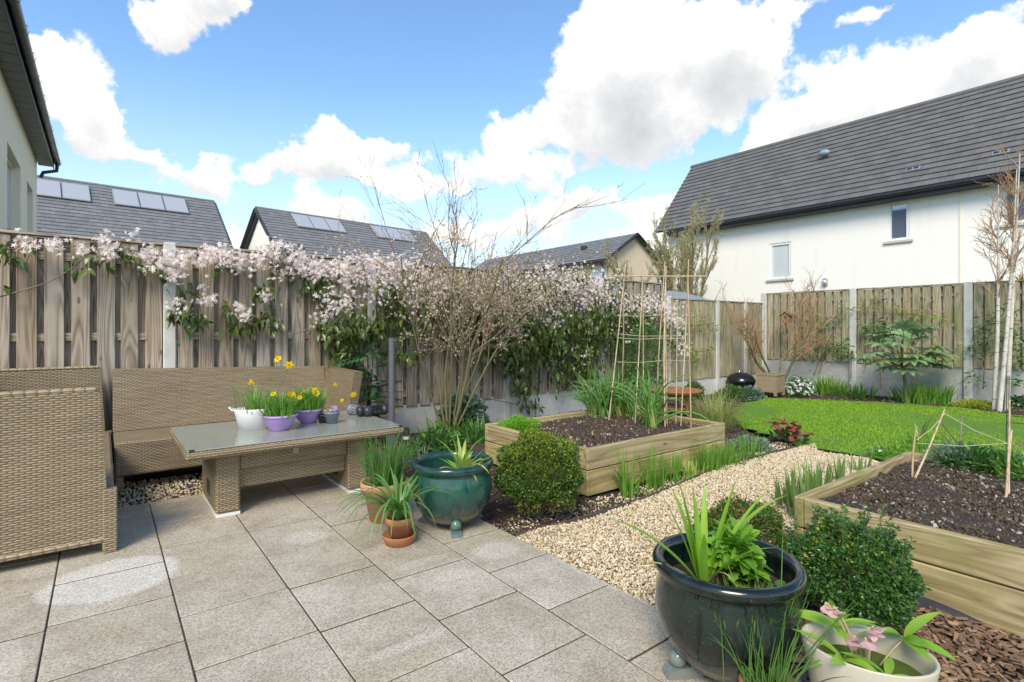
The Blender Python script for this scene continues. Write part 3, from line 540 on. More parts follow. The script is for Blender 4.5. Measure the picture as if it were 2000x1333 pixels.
def tiles(parent,eaveA,eaveB,up,slope,tw,te,mat,limit=300,name='roof_tile'):
    # tiled slope: eaveA->eaveB along the eave, `up` unit vector up the slope; courses overlap, each tile a slab
    A=np.array(eaveA,float); Bv=np.array(eaveB,float)-A; L=np.linalg.norm(Bv); u=Bv/L; up=np.array(up,float); up/=np.linalg.norm(up); nr=np.cross(u,up)
    if nr[2]<0: nr=-nr
    nc=int(round(slope/te)); te=slope/nc; nt_=int(round(L/tw)); tw=L/nt_; pos=[];Rm=[]
    tilt=math.atan2(.032,te)
    u2=u; up2=up*math.cos(tilt)-nr*math.sin(tilt); n2=nr*math.cos(tilt)+up*math.sin(tilt)
    for c in range(nc):
        for k in range(nt_+(c%2)):
            x=(k+.5-(.5 if c%2 else 0))*tw
            lo,hi=max(0,x-tw/2),min(L,x+tw/2)
            if hi-lo<tw*.3: continue
            fr_=(hi-lo)/tw; x=(lo+hi)/2
            pos.append(A+u*x+up*(c*te+te/2)+nr*(.03+U(-.002,.002))); Rm.append(np.stack([u2*tw*fr_,up2*te,n2],1))
    V,Fc=cbox(-.493,.493,-.52,.56,-.012,.010); t=(V,np.array(Fc))
    par=parent
    if limit: pieces(par,name,[t],mat,np.array(Rm),np.array(pos),1.,limit,False)
    else: tag(MB().add(*scatter(t,np.array(Rm),np.array(pos),1.)).obj(name+'_courses',mat,par),kind='stuff')
# --- white house behind the rear fence
WX=17.45; YE=12.9; YS=-9.0; EZ=5.0
hs=thing('white_house','long white rendered house with dark grey roof behind the rear fence','house',(0,0,0))
def wr(x0,x1,y0,y1):            # window rectangle in px on the wall plane
    a=OX(x0,y0,WX); b_=OX(x1,y1,WX); return (YE-a[1],YE-b_[1],b_[2],a[2])
W1=wr(1734,1776,398,468); W2=wr(1503,1545,477,544); W3=(YE-OX(1958,400,WX)[1],YE-OX(1958,400,WX)[1]+1.15,OX(1958,440,WX)[2],OX(1958,368,WX)[2])
P=holed_wall(hs,'wall','render_white',(WX,YE),(0,-1),YE-YS,-.2,EZ,[W1,W2,W3])
MB().add([(WX,YE,-.2),(WX,YE,EZ),(19.6,YE,7.7),(21.7,YE,EZ),(21.7,YE,-.2)],[(0,1,2,3,4)]).obj('gable_wall','render_white',hs)
window(hs,P,W1,'upvc_white',inset=.07,fw=.075); window(hs,P,W2,'upvc_white','blind_glass',inset=.07,fw=.075); window(hs,P,W3,'upvc_white',inset=.07,fw=.075)
ex=WX-.38; RX=19.5; RZ=7.92; EV=4.96; upv=np.array([RX-ex,0,RZ-EV]); sl=np.linalg.norm(upv)
YV=YE+.35
MB().add([(ex+.02,YV,EV-.02),(RX,YV,RZ-.02),(RX,YS,RZ-.02),(ex+.02,YS,EV-.02)],[(0,1,2,3)]).add([(RX,YV,RZ-.03),(22.1,YV,EV-.3),(22.1,YS,EV-.3),(RX,YS,RZ-.03)],[(0,1,2,3)]).obj('roof','roof_tile',hs)
tiles(hs,(ex,YV,EV),(ex,YS+8.,EV),upv,sl,.30,.225,'roof_tile')
V,Fq=tube([(RX,YV+.02,RZ+.02),(RX,YS,RZ+.02)],[.09,.09],10); MB().add(V,Fq).obj('ridge_cap','roof_tile',hs)
V,Fq=tube([(ex-.05,YV-.6,EV-.06),(ex-.05,YS,EV-.06)],[.065,.065],10); MB().add(V,Fq).obj('gutter','gutter_black',hs,smooth=True)
MB().box(ex+.02,ex+.05,YS,YV-.55,EV-.2,EV-.03).obj('fascia','gutter_black',hs); MB().box(ex+.052,WX-.002,YS,YV-.55,EV-.2,EV-.18).obj('soffit','gutter_black',hs)
bx_=OX(1876,400,WX)[1]; MB().box(WX-.02,WX-.003,bx_-.02,bx_+.02,-.2,EV-.21).obj('expansion_joint','render_cream',hs)
def on_roof(px,py):              # pixel onto the tiled slope
    r=ray(px); k=(HY-py)/F_; a=upv[2]/upv[0]; t=(EV-H-a*ex)/(k-a*r[0]); return np.array([r[0]*t,r[1]*t,H+k*t])
nrm=np.array([-upv[2],0,upv[0]])/sl; ud=upv/sl
for px,py in ((1784,333),(1955,301)):
    c=on_roof(px,py); Rm=np.stack([np.array([0,-1.,0]),ud,nrm],1)
    V,Fc=cbox(-.17,.17,-.07,.07,.03,.075,.01); vt=MB().add(V@Rm.T+c,Fc).obj('roof_vent','steel',hs)
    for s in (-1,1): V,Fc=cbox(s*.075-.055,s*.075+.055,-.04,.04,.07,.08); MB().add(V@Rm.T+c,Fc).obj('louvre','dark_plastic',vt)
c=on_roof(1614,308); V,Fq=ball((0,0,.1),1,14,8,(.17,.10,.10)); Rm=np.stack([np.array([0,-1.,0]),ud,nrm],1); MB().add((V+[0,0,.09])@Rm.T+c,Fq).obj('roof_cowl','shed_metal',hs,smooth=True)
c=np.array(OX(1613,551,WX)); lt=tag(MB().box(c[0]-.1,c[0]-.003,c[1]-.075,c[1]+.075,c[2]-.11,c[2]+.11,.03).obj('wall_lamp','steel'),'small bulkhead lamp on the white house wall','lamp'); MB().add(*ball((c[0]-.1,c[1],c[2]),.06,10,6,(1,1,1))).obj('lens','blind_glass',lt,smooth=True)
# --- neighbour house at the left with deep soffit
LX=-1.21; LY=16.6
hl=thing('cream_house','cream rendered house wall with deep soffit and black gutter','house',(0,0,0))
def lw(xa,ya,yb): 
    t=LX/ray(xa)[0]; return ray(xa)[1]*t,H-(ya-HY)/F_*t,H-(yb-HY)/F_*t
ya1=lw(14,250,370)[0]; ya2=lw(40,270,380)[0]; yb1=lw(53,310,410)[0]; yb2=lw(64,325,430)[0]
z1a=lw(16,235,355)[1]; z1b=lw(16,235,362)[2]; ax=[(LX,0)]
hA=(ya1-6.,ya2-6.,2.85,4.25); hB=(yb1-6.,yb2-6.,2.85,4.25)
P=holed_wall(hl,'wall','render_cream',(LX,6.),(0,1),LY-6.,-.2,5.2,[hA,hB])
MB().add([(LX,LY,-.2),(LX,LY,5.2),(-5,LY,8.4),(-9,LY,5.2),(-9,LY,-.2)],[(0,1,2,3,4)]).obj('gable_wall','render_cream',hl)
window(hl,P,hA,'upvc_cream','blind_glass',inset=.16); window(hl,P,hB,'upvc_cream','blind_glass',inset=.16)
gx=-.92
MB().box(LX+.001,gx-.02,4.6,LY+.35,5.152,5.16).obj('soffit_backing','dark_plastic',hl)
for k in range(34): MB().box(LX+.001,gx-.02,LY+.35-.35*(k+1)+.009,LY+.35-.35*k-.009,5.13,5.15).obj('soffit_board','soffit_grey',hl)
MB().box(gx-.02,gx,4.6,LY+.36,5.08,5.30).obj('fascia','gutter_black',hl)
V,Fq=tube([(gx+.06,4.6,5.24),(gx+.06,LY+.4,5.24)],[.062,.062],10); gt=MB().add(V,Fq).obj('gutter','gutter_black',hl,smooth=True)
for k in range(12): V,Fq=tube([(gx+.06,LY+.2-k*.9,5.24),(gx+.06,LY+.24-k*.9,5.24)],[.086,.086],10); MB().add(V,Fq).obj('gutter_clip','gutter_black',gt)
V,Fq=tube([(gx+.06,LY+.2,5.2),(gx+.05,LY+.2,5.02),(LX+.1,LY+.12,4.92),(LX+.06,LY+.12,4.8)],[.04]*4,8); MB().add(V,Fq).obj('downpipe','gutter_black',hl,smooth=True)
MB().add([(gx+.05,4.6,5.30),(gx+.05,LY+.36,5.30),(-5,LY+.36,8.75),(-5,4.6,8.75)],[(0,1,2,3)]).obj('roof','roof_tile',hl)
# --- two slate-roofed houses with solar panels beyond
def gable_house(name,label,pA,pB,hd,ez,wallm,roofm,tilesz=(.34,.30),gable_left=True,panels=(),extra=0.,lim=0,dz=.0):
    t=thing(name,label,'house',(0,0,0)); A=np.array(pA);B_=np.array(pB); u=(B_-A)/np.linalg.norm(B_-A); L=np.linalg.norm(B_-A); rzv=A[2]; n=np.array([u[1],-u[0],0.])  # towards the viewer
    if n@np.array([FW[0],FW[1],0])>0: n=-n
    eA=A+n*hd; eA[2]=ez; eB=B_+n*hd; eB[2]=ez
    up=A-eA; s=np.linalg.norm(up)
    bA=A-n*hd; bA[2]=ez; bB=B_-n*hd; bB[2]=ez
    MB().add([eA-[0,0,.03],A-[0,0,.03],B_-[0,0,.03],eB-[0,0,.03]],[(0,1,2,3)]).add([bA-[0,0,.03],A-[0,0,.035],B_-[0,0,.035],bB-[0,0,.03]],[(0,1,2,3)]).obj('roof',roofm,t)
    tiles(t,eA,eB,up,s,tilesz[0],tilesz[1],roofm,lim)
    V,Fq=tube([A,B_],[.1,.1],8); MB().add(V,Fq).obj('ridge_cap',roofm,t)
    for e,bk,r,sg in ((eA,bA,A,1),(eB,bB,B_,-1)):
        o=u*.3*sg; q=[e+o-n*.4,r+o-[0,0,.25],bk+o+n*.4]; g=[(q[0][0],q[0][1],-.2),tuple(q[0]),tuple(q[1]),tuple(q[2]),(q[2][0],q[2][1],-.2)]; MB().add(g,[(0,1,2,3,4)]).obj('gable_wall',wallm,t)
        for a_,b2 in ((e,r),(bk,r)):
            V,Fq=tube([a_-[0,0,.1],b2-[0,0,.08]],[.13,.13],4); MB().add(V,Fq).obj('barge_board','gutter_black',t)
    f=[eA+u*.3-n*.4,eB-u*.3-n*.4]; MB().add([(f[0][0],f[0][1],-.2),(f[1][0],f[1][1],-.2),tuple(f[1]),tuple(f[0])],[(0,1,2,3)]).obj('wall',wallm,t)
    V,Fq=tube([eA-[0,0,.08]+n*.05,eB-[0,0,.08]+n*.05],[.1,.1],8); MB().add(V,Fq).obj('gutter','gutter_black',t)
    upn=up/s; nr=np.cross(u,upn); nr=nr if nr[2]>0 else -nr
    for (u0,v0,cnt) in panels:
        for k in range(cnt):
            Rm=np.stack([u,upn,nr],1); c=A+u*(u0+k*1.09)-upn*v0
            V,Fc=cbox(-.53,.53,-.72,.72,.09,.15,.01); pn=MB().add(V@Rm.T+c,Fc).obj('solar_panel','steel',t); V,Fc=cbox(-.5,.5,-.69,.69,.148,.155); MB().add(V@Rm.T+c,Fc).obj('cell_sheet','solar',pn)
    return t,u,n,A,B_,up
def at(px,py,z): r=ray(px); t=(z-H)*F_/(HY-py); return np.array([r[0]*t,r[1]*t,z])
A=at(75,346,8.5);B_=at(418,395,8.5); A2=B_+(A-B_)*1.5
def upos(A0,u,px,py,z): q=at(px,py,z); return (q-A0)@u
gable_house('slate_roof_house','grey slate roofed house with solar panels beside the cream house',A2,B_,4.0,5.0,'render_white','roof_tile_grey',panels=((np.linalg.norm(A2-B_)-8.4,1.15,3),(np.linalg.norm(A2-B_)-4.25,1.1,3)))
A=at(499,406,8.5);B_=at(832,456,8.5)
gable_house('slate_gable_house','grey slate roofed house with white gable and solar panels behind the fence',A,B_,4.0,5.0,'render_white','roof_tile_grey',panels=((2.5,1.0,3),(8.0,1.0,3)))
# --- sandy terrace beyond the far corner
t=thing('sandy_terrace','sand coloured terrace house with plain gable beyond the garden corner','house',(0,0,0))
C0=np.array([22.5,20.8]); RXx,RZz,EZz,Yf=24.85,6.78,5.2,36.; hw=RXx-C0[0]
w1=(Yf-OX(1152,518,22.5)[1],Yf-OX(1152,518,22.5)[1]+1.3,3.6,4.75); wl=[(w1[0]-6.5,w1[0]-5.2,3.6,4.75),(w1[0]-3.3,w1[0]-2.8,3.6,4.75),w1]
P=holed_wall(t,'wall','render_beige',(22.5,Yf),(0,-1),Yf-20.8,-.2,EZz,wl)
for h in wl: window(t,P,h,'upvc_white','blind_glass',1 if h[1]-h[0]>1 else 0)
MB().add([(22.5,20.8,-.2),(22.5,20.8,EZz),(RXx,20.8,RZz-.05),(RXx+hw,20.8,EZz),(RXx+hw,20.8,-.2)],[(4,3,2,1,0)]).obj('gable_wall','render_stone',t)
upv2=np.array([hw+.3,0,RZz-EZz+.12]); MB().add([(22.2,20.5,EZz-.12),(RXx,20.5,RZz),(RXx,Yf,RZz),(22.2,Yf,EZz-.12)],[(0,1,2,3)]).add([(RXx+hw+.3,20.5,EZz-.12),(RXx,20.5,RZz-.004),(RXx,Yf,RZz-.004),(RXx+hw+.3,Yf,EZz-.12)],[(0,1,2,3)]).obj('roof','roof_tile_grey',t)
tiles(t,(22.2,Yf,EZz-.1),(22.2,20.5,EZz-.1),upv2,np.linalg.norm(upv2),.33,.28,'roof_tile_grey',0)
for a_,b2 in (((22.2,20.5,EZz-.16),(RXx,20.5,RZz-.02)),((RXx+hw+.3,20.5,EZz-.16),(RXx,20.5,RZz-.02))): V,Fq=tube([a_,b2],[.1,.1],4); MB().add(V,Fq).obj('barge_board','gutter_black',t)
V,Fq=tube([(22.12,20.5,EZz-.2),(22.12,Yf,EZz-.2)],[.09,.09],8); MB().add(V,Fq).obj('gutter','gutter_black',t)
for yy in (20.95,26.3): V,Fq=tube([(22.12,yy,EZz-.2),(22.4,yy,EZz-.5),(22.42,yy,0)],[.04]*3,6); MB().add(V,Fq).obj('downpipe','gutter_black',t)
MB().box(23.6,23.9,23.6,24.0,6.1,6.35,.05).obj('roof_vent','dark_plastic',t)
# --- small metal shed over the side fence
t=thing('garden_shed','low blue grey metal shed roof peeping over the corner fence','shed',(0,0,0))
MB().box(8.9,10.9,6.9,8.4,-.1,1.85).obj('wall','shed_metal',t)
for k in range(16):
    x=8.85+k*.13; MB().add(*prism([(6.8,1.86),(7.65,2.12),(8.5,1.86),(8.5,1.84),(7.65,2.10),(6.8,1.84)],lambda a,b_,q: (x+q*.118,a,b_))).obj('roof_sheet','shed_metal',t)
bpy.context.view_layer.update()

# ============================================================ raised beds
def raised_bed(x0,x1,y0,y1,zt,label,soil_label,th=.05,front_bumps=True):
    t=thing('raised_bed',label,'raised bed',(0,0,0)); zs=[(-.03,zt*.5-.003),(zt*.5+.003,zt)]
    for z0,z1 in zs:
        MB().box(x0,x1,y0,y0+th,z0,z1,.006).obj('plank','bed_wood_x',t); MB().box(x0,x1,y1-th,y1,z0,z1,.006).obj('plank','bed_wood_x',t)
        MB().box(x0+.0,x0+th,y0+th+.002,y1-th-.002,z0,z1,.006).obj('plank','bed_wood_y',t); MB().box(x1-th,x1,y0+th+.002,y1-th-.002,z0,z1,.006).obj('plank','bed_wood_y',t)
    for cx in (x0+th+.003,x1-th-.083):
        for cy in (y0+th+.003,y1-th-.083): MB().box(cx,cx+.08,cy,cy+.08,-.03,zt-.035,.005).obj('corner_post','bed_wood_x',t)
    for (sx,ax) in ((x0+.03,0),(x0+.03,1)):
        for z in (zt*.65,zt*.85,zt*.15,zt*.35):
            V,Fq=ball((0,0,0),.006,8,5); MB().add(V+[x0+.04,y0,z] if ax==0 else V+[x0,y0+.1,z],Fq).obj('screw','steel',t)
    s=sheet('bed_soil',[(x0+th,y0+th),(x1-th,y0+th),(x1-th,y1-th),(x0+th,y1-th)],zt-.055,'bed_soil',.022,.007,5.); s.parent=t; del s['kind']
    # grid of the sheet may stop short: a plain slab under it
    MB().box(x0+th,x1-th,y0+th,y1-th,-.02,zt-.085).obj('soil_fill','bed_soil',t)
    n=int(9500*(x1-x0)*(y1-y0)/2.6); q=np.column_stack([U(x0+th+.01,x1-th-.01,n),U(y0+th+.01,y1-th-.01,n),np.full(n,zt-.052)+U(-.006,.008,n)])
    tag(MB().add(*scatter(pebble(),frames(rdir(n,-.4,.4),U(0,6.3,n)),q,RG.gamma(2.,.0027,n)+.003)).obj('soil_crumbs','clods',t),kind='stuff'); return t
B1=(2.97,4.88,2.94,4.34,.335); B2=(3.06,4.87,-.55,1.43,.335)
raised_bed(*B1,'square timber raised bed with onions and a cane frame','dark soil')
raised_bed(*B2,'timber raised bed of bare dark soil beside the gravel path','dark soil')

# ============================================================ wicker furniture
def rbox(name,par,x0,x1,y0,y1,z0,z1,c=.012,mat='rattan'): return MB().box(x0,x1,y0,y1,z0,z1,c).obj(name,mat,par,uv=True)
s1=thing('wicker_sofa','long brown wicker sofa standing along the fence behind the table','sofa',(0,0,0))
rbox('seat',s1,.075,1.90,5.28,5.90,.085,.36); 
V,Fc=prism([(5.84,.365),(5.93,.365),(6.07,.87),(6.00,.905),(5.97,.89)],lambda a,b_,q:(.072+q*1.87,a,b_-(.055*q if b_>.5 else 0))); MB().add(V,Fc).obj('backrest','rattan',s1,uv=True)
V,Fc=prism([(5.29,.07),(5.93,.07),(6.06,.845),(5.10,.84)],lambda a,b_,q:(1.905+q*.085+(.05 if b_>.5 else 0),a,b_)); MB().add(V,Fc).obj('armrest','rattan',s1,uv=True)
for x in (.08,1.84):
    for y in (5.285,5.84): rbox('leg',s1,x,x+.055,y,y+.055,-.05,.085,.006)
s2=thing('wicker_settee','brown wicker settee seen end on, its tall woven arm facing the patio','sofa',(0,0,0))
def arm(y0,y1):
    V,Fc=prism([(-1.0,.075),(.035,.075),(-.012,.905),(-.022,.925),(-1.0,.925)],lambda a,b_,q:(a,y0+q*(y1-y0),b_)); MB().add(V,Fc).obj('armrest','rattan',s2,uv=True)
    V,Fq=tube([(-1.,y0+.01,.925),(-.03,y0+.01,.925)],[.016,.016],8); MB().add(V,Fq).obj('arm_piping','rattan_small',s2,uv=True,smooth=True)
    V,Fq=tube([(-1.,y0+.005,.078),(.03,y0+.005,.078)],[.018,.018],8); MB().add(V,Fq).obj('bottom_rail','rattan_small',s2,uv=True,smooth=True)
arm(3.80,3.90); arm(5.93,6.03)
rbox('seat',s2,-.75,.055,3.905,5.925,.09,.36); rbox('backrest',s2,-.9,-.755,3.905,5.925,.09,.9)
for y in (3.79,5.93): rbox('leg',s2,.0,.068,y,y+.06,0.0,.36,.006)
for y in (3.81,5.93): rbox('leg',s2,-.95,-.88,y,y+.07,-.04,.1,.006)
tb=thing('wicker_table','low wicker coffee table with a glass top holding flower pots','table',(0,0,0))
TX0,TX1,TY0,TY1,TZ=.41,1.90,3.88,4.93,.49
rbox('tabletop',tb,TX0,TX1,TY0,TY1,.435,TZ,.016); 
MB().box(TX0+.012,TX1-.012,TY0+.012,TY1-.012,TZ+.002,TZ+.010,.002).obj('glass_top','table_glass',tb)
for x in (.60,1.50):
    lg=rbox('leg',tb,x,x+.15,4.04,4.66,.024,.433); MB().box(x+.002,x+.148,4.042,4.658,0.001,.0225).obj('foot_strip','rail_white',lg)
    MB().box(x-.003,x+.002,4.28,4.42,.09,.19).obj('slot','dark_plastic',lg)
rbox('apron',tb,.752,1.498,4.06,4.64,.30,.433,.006); rbox('lower_panel',tb,.752,1.498,4.10,4.60,.165,.299,.006)
bd=MB().box(1.10,1.135,4.052,4.0595,.365,.40,.002).obj('badge','badge',tb)
V,Fq=lathe([(.006,0),(.009,0),(.009,.002),(.006,.002),(.006,0)],14); V=V[:,[0,2,1]]*[1,-1,1]+[1.1175,4.0525,.3825]; MB().add(V,Fq).obj('badge_mark','wire_black',bd)
for x,y in ((TX0+.02,TY0+.02),(TX1-.05,TY0+.02)): MB().box(x,x+.03,y-.012,y+.02,TZ+.004,TZ+.0125,.001).obj('corner_clip','dark_plastic',tb)
# parasol stub with base
pb=thing('parasol_base','dark grey parasol pole stub on a flat slab base','parasol base',tuple(G(765,893)))
V,Fq=lathe([(.03,0),(.03,1.14),(.033,1.14),(.033,1.17),(.001,1.17)],20); MB().add(V,Fq).obj('pole','pole_grey',pb,smooth=False)
V,Fq=lathe([(.055,.0),(.055,.24),(.048,.25),(.048,.33),(.033,.335)],20); MB().add(V,Fq).obj('sleeve','steel' if 0 else 'pole_grey',pb)
V,Fq=lathe([(.05,.25),(.0505,.25),(.0505,.31),(.049,.31)],20); MB().add(V,Fq).obj('collar','badge',pb)
MB().box(-.27,.27,-.27,.27,-.045,.004,.01).obj('base_slab','base_grey',pb)
p_=G(789,885); sl_=thing('solar_lantern','small black garden light post beside the parasol pole','garden light',(p_[0],p_[1]-.05,-.04)); MB().add(*lathe([(.004,0),(.008,0),(.008,.16),(.035,.17),(.038,.27),(.033,.275),(.033,.30),(.001,.30)],16)).obj('housing','dark_plastic',sl_); MB().add(*lathe([(.036,.19),(.0385,.19),(.0388,.22),(.036,.22)],16)).obj('lens','blind_glass',sl_)

# ============================================================ pots
def glazed_pot(loc,label,mat,footmat,feet_az):
    t=thing('glazed_pot',label,'plant pot',loc); z=.055
    pr=[(.12,z),(.165,z+.004),(.212,z+.055),(.243,z+.12),(.256,z+.19),(.252,z+.25),(.238,z+.295),(.236,z+.31),(.252,z+.318),(.264,z+.332),(.266,z+.35),(.257,z+.365),(.238,z+.368),(.222,z+.355),(.218,z+.33),(.225,z+.27),(.225,z+.24)]
    MB().add(*lathe(pr,64)).obj('body',mat,t,smooth=True)
    V,Fq=lathe([(.001,z+.268),(.1,z+.275),(.19,z+.266),(.224,z+.262)],40); V[:,2]+=RG.normal(0,.004,len(V)); MB().add(V,Fq).obj('soil','soil_pot',t,smooth=True)
    for a in feet_az:
        mb=MB().add(*ball((.185*math.cos(a),.185*math.sin(a),.062),.034,16,10)); ft=mb.obj('foot_ball',footmat,t,smooth=True)
        V,Fc=prism([(.10,.0),(.235,.0),(.225,.022),(.19,.032),(.10,.05)],lambda q,b_,s_:(q,(s_-.5)*.06,b_)); c,s_=math.cos(a),math.sin(a); MB().add(V@np.array([[c,s_,0],[-s_,c,0],[0,0,1]]),Fc).obj('foot_plate',footmat,ft)
    return t
glaze('glaze_foot',(.06,.16,.13),(.09,.17,.14),(.1,.14,.12),.2); glaze('glaze_foot_grey',(.12,.15,.14),(.16,.19,.17),(.17,.19,.17),.2)
G1=(1.80,3.0,0.); G2=(1.835,1.10,0.)
v1=math.atan2(-G1[1],-G1[0]); glazed_pot(G1,'big sea green glazed pot standing beside terracotta pots','glaze_green','glaze_foot',[v1+.12,v1+2.2,v1-2.0])
v2=math.atan2(-G2[1],-G2[0]); glazed_pot(G2,'big near black glazed pot with lettuce at the patio edge','glaze_dark','glaze_foot_grey',[v2-1.12,v2+1.0,v2+3.1])
def plain_pot(name,label,loc,prof,mat,soilz=None,soilr=None,sx=1.,sy=1.,rz=0.,extra=None,soilmat='soil_pot',cat='plant pot',n=40):
    t=thing(name,label,cat,loc,rz); MB().add(*lathe(prof,n,sx,sy)).obj('body',mat,t,smooth=True)
    if soilz: V,Fq=lathe([(.001,soilz+.006),(soilr*.6,soilz+.004),(soilr,soilz)],28,sx,sy); V[:,2]+=RG.normal(0,.002,len(V)); MB().add(V,Fq).obj('soil',soilmat,t,smooth=True)
    return t
def tprof(r0,r1,h,rim,th=.008): return [(r0*.5,.0),(r0,0.),(r0+(r1-r0)*(1-rim/h),h-rim),(r1+th*.7,h-rim+.002),(r1+th,h-.004),(r1+th*.6,h),(r1-th*.4,h),(r1-th,h-.02),(r1-th*1.6,h*.8),(r1-th*1.6,h*.78)]
T1=G(750,1020); T1=(T1[0]+.03,T1[1]+.06,0); plain_pot('terracotta_pot','larger pale terracotta pot full of chives',T1,tprof(.095,.148,.255,.07),'terracotta_pale',.215,.135)
T2=G(783,1062); T2=(T2[0],T2[1]+.02,0); plain_pot('terracotta_pot','small orange terracotta pot with floppy leaves on a saucer',(T2[0],T2[1],.012),tprof(.052,.078,.145,.04,.006),'terracotta',.115,.07)
plain_pot('terracotta_saucer','orange terracotta saucer under the small pot',T2,[(.03,0),(.082,0),(.098,.05),(.1,.056),(.094,.056),(.078,.010),(.02,.009)],'terracotta',cat='saucer')
# cream oval planter, low right
CPc=(1.90,.665,0.); plain_pot('oval_planter','cream glazed oval planter with pink hellebores',CPc,[(.05,0),(.10,0),(.135,.10),(.155,.22),(.163,.27),(.161,.276),(.154,.274),(.147,.24),(.14,.2)],'cream_glaze',.205,.142,1.12,.86,math.atan2(-RT[1]*-1,RT[0])-.5,soilmat='moss')
TP3=G(1495,1345,.1); plain_pot('terracotta_pot','small terracotta pot of chives tucked between dark glazed pot and cream planter',(TP3[0],TP3[1],0),tprof(.05,.075,.13,.04,.006),'terracotta',.10,.066)
# on the table
tz=TZ+.0105
p_=G(495,838,tz); WT=p_; plain_pot('white_tub','white enamel oval tub with tall leaves on the glass table',p_,[(.05,0),(.066,0),(.086,.135),(.092,.152),(.09,.158),(.085,.152),(.08,.12),(.076,.1)],'white_enamel',.12,.074,1.55,1.,math.atan2(RT[1],RT[0])+.22,n=48)
t=[o for o in bpy.data.objects if o.name.startswith('white_tub')][0]
for s in (-1,1): V,Fq=tube([(s*.138,-.03,.145),(s*.165,-.02,.168),(s*.168,.02,.168),(s*.138,.03,.145)],[.006]*4,6); MB().add(V,Fq).obj('handle','white_enamel',t,smooth=True)
def bowl(px,py,s,label):
    p_=G(px,py,tz); plain_pot('purple_bowl',label,p_,[(.03*s,0),(.062*s,0),(.064*s,.01),(.092*s,.035*s),(.118*s,.09*s),(.123*s,.1*s),(.13*s,.103*s),(.131*s,.118*s),(.124*s,.12*s),(.112*s,.105*s),(.1*s,.09*s)],'purple_plastic',.092*s,.105*s); return p_
BW1=bowl(546,840,1.0,'lilac plastic bowl of daffodils beside the white tub'); BW2=bowl(602,825,.95,'lilac plastic bowl of daffodils beside the small grey pot')
p_=G(648,827,tz); GPp=p_; gp=plain_pot('grey_pot','small ribbed slate grey pot with violas on the glass table',p_,tprof(.043,.06,.095,.02,.004),'grey_plastic',.075,.053)
for k in range(18): a=k*2*PI/18; MB().box(-.002,.002,-.0015,.0015,0,.012).obj('rib','rail_white' if 0 else 'grey_plastic',gp).matrix_local=Matrix.Rotation(a,4,'Z')@Matrix.Translation((.0545,0,.058))
p_=G(628,828,tz); plain_pot('plastic_pot','little black plastic nursery pot behind the grey pot',(p_[0]+.03,p_[1]+.04,tz),tprof(.035,.045,.07,.01,.003),'dark_plastic',.055,.04)
def feeder(px,py,az,label,ballend):
    p_=G(px,py,tz); t=thing('bird_feeder',label,'bird feeder',(p_[0],p_[1],tz+.046),az); mb=MB(); r=.04; L=.17
    for k in range(12): a=k*2*PI/12; mb.add(*tube([(-L/2,r*math.cos(a),r*math.sin(a)),(L/2,r*math.cos(a),r*math.sin(a))],[.0026]*2,4))
    for k in range(9):
        x=-L/2+L*k/8; an=np.linspace(0,2*PI,17); mb.add(*tube(np.column_stack([np.full(17,x),r*np.cos(an),r*np.sin(an)]),[.0024]*17,4))
    mb.obj('mesh_cage','steel' if ballend else 'wire_black',t)
    V,Fq=lathe([(.001,0),(.046,0),(.047,.03),(.03,.05),(.001,.055)],20); V=V[:,[2,1,0]]; MB().add(V*[1 if 1 else 1,1,1]+[L/2,0,0],Fq).obj('cap','dark_plastic' if not ballend else 'grey_plastic',t,smooth=True)
    MB().add(V*[-1,1,1]-[L/2,0,0],Fq).obj('base_tray','dark_plastic',t,smooth=True); return t
feeder(703,812,math.atan2(RT[1],RT[0])+2.6,'slate grey capped bird feeder lying on the glass table',True); feeder(727,812,math.atan2(RT[1],RT[0])+.45,'black wire mesh bird feeder lying at the glass edge',False)
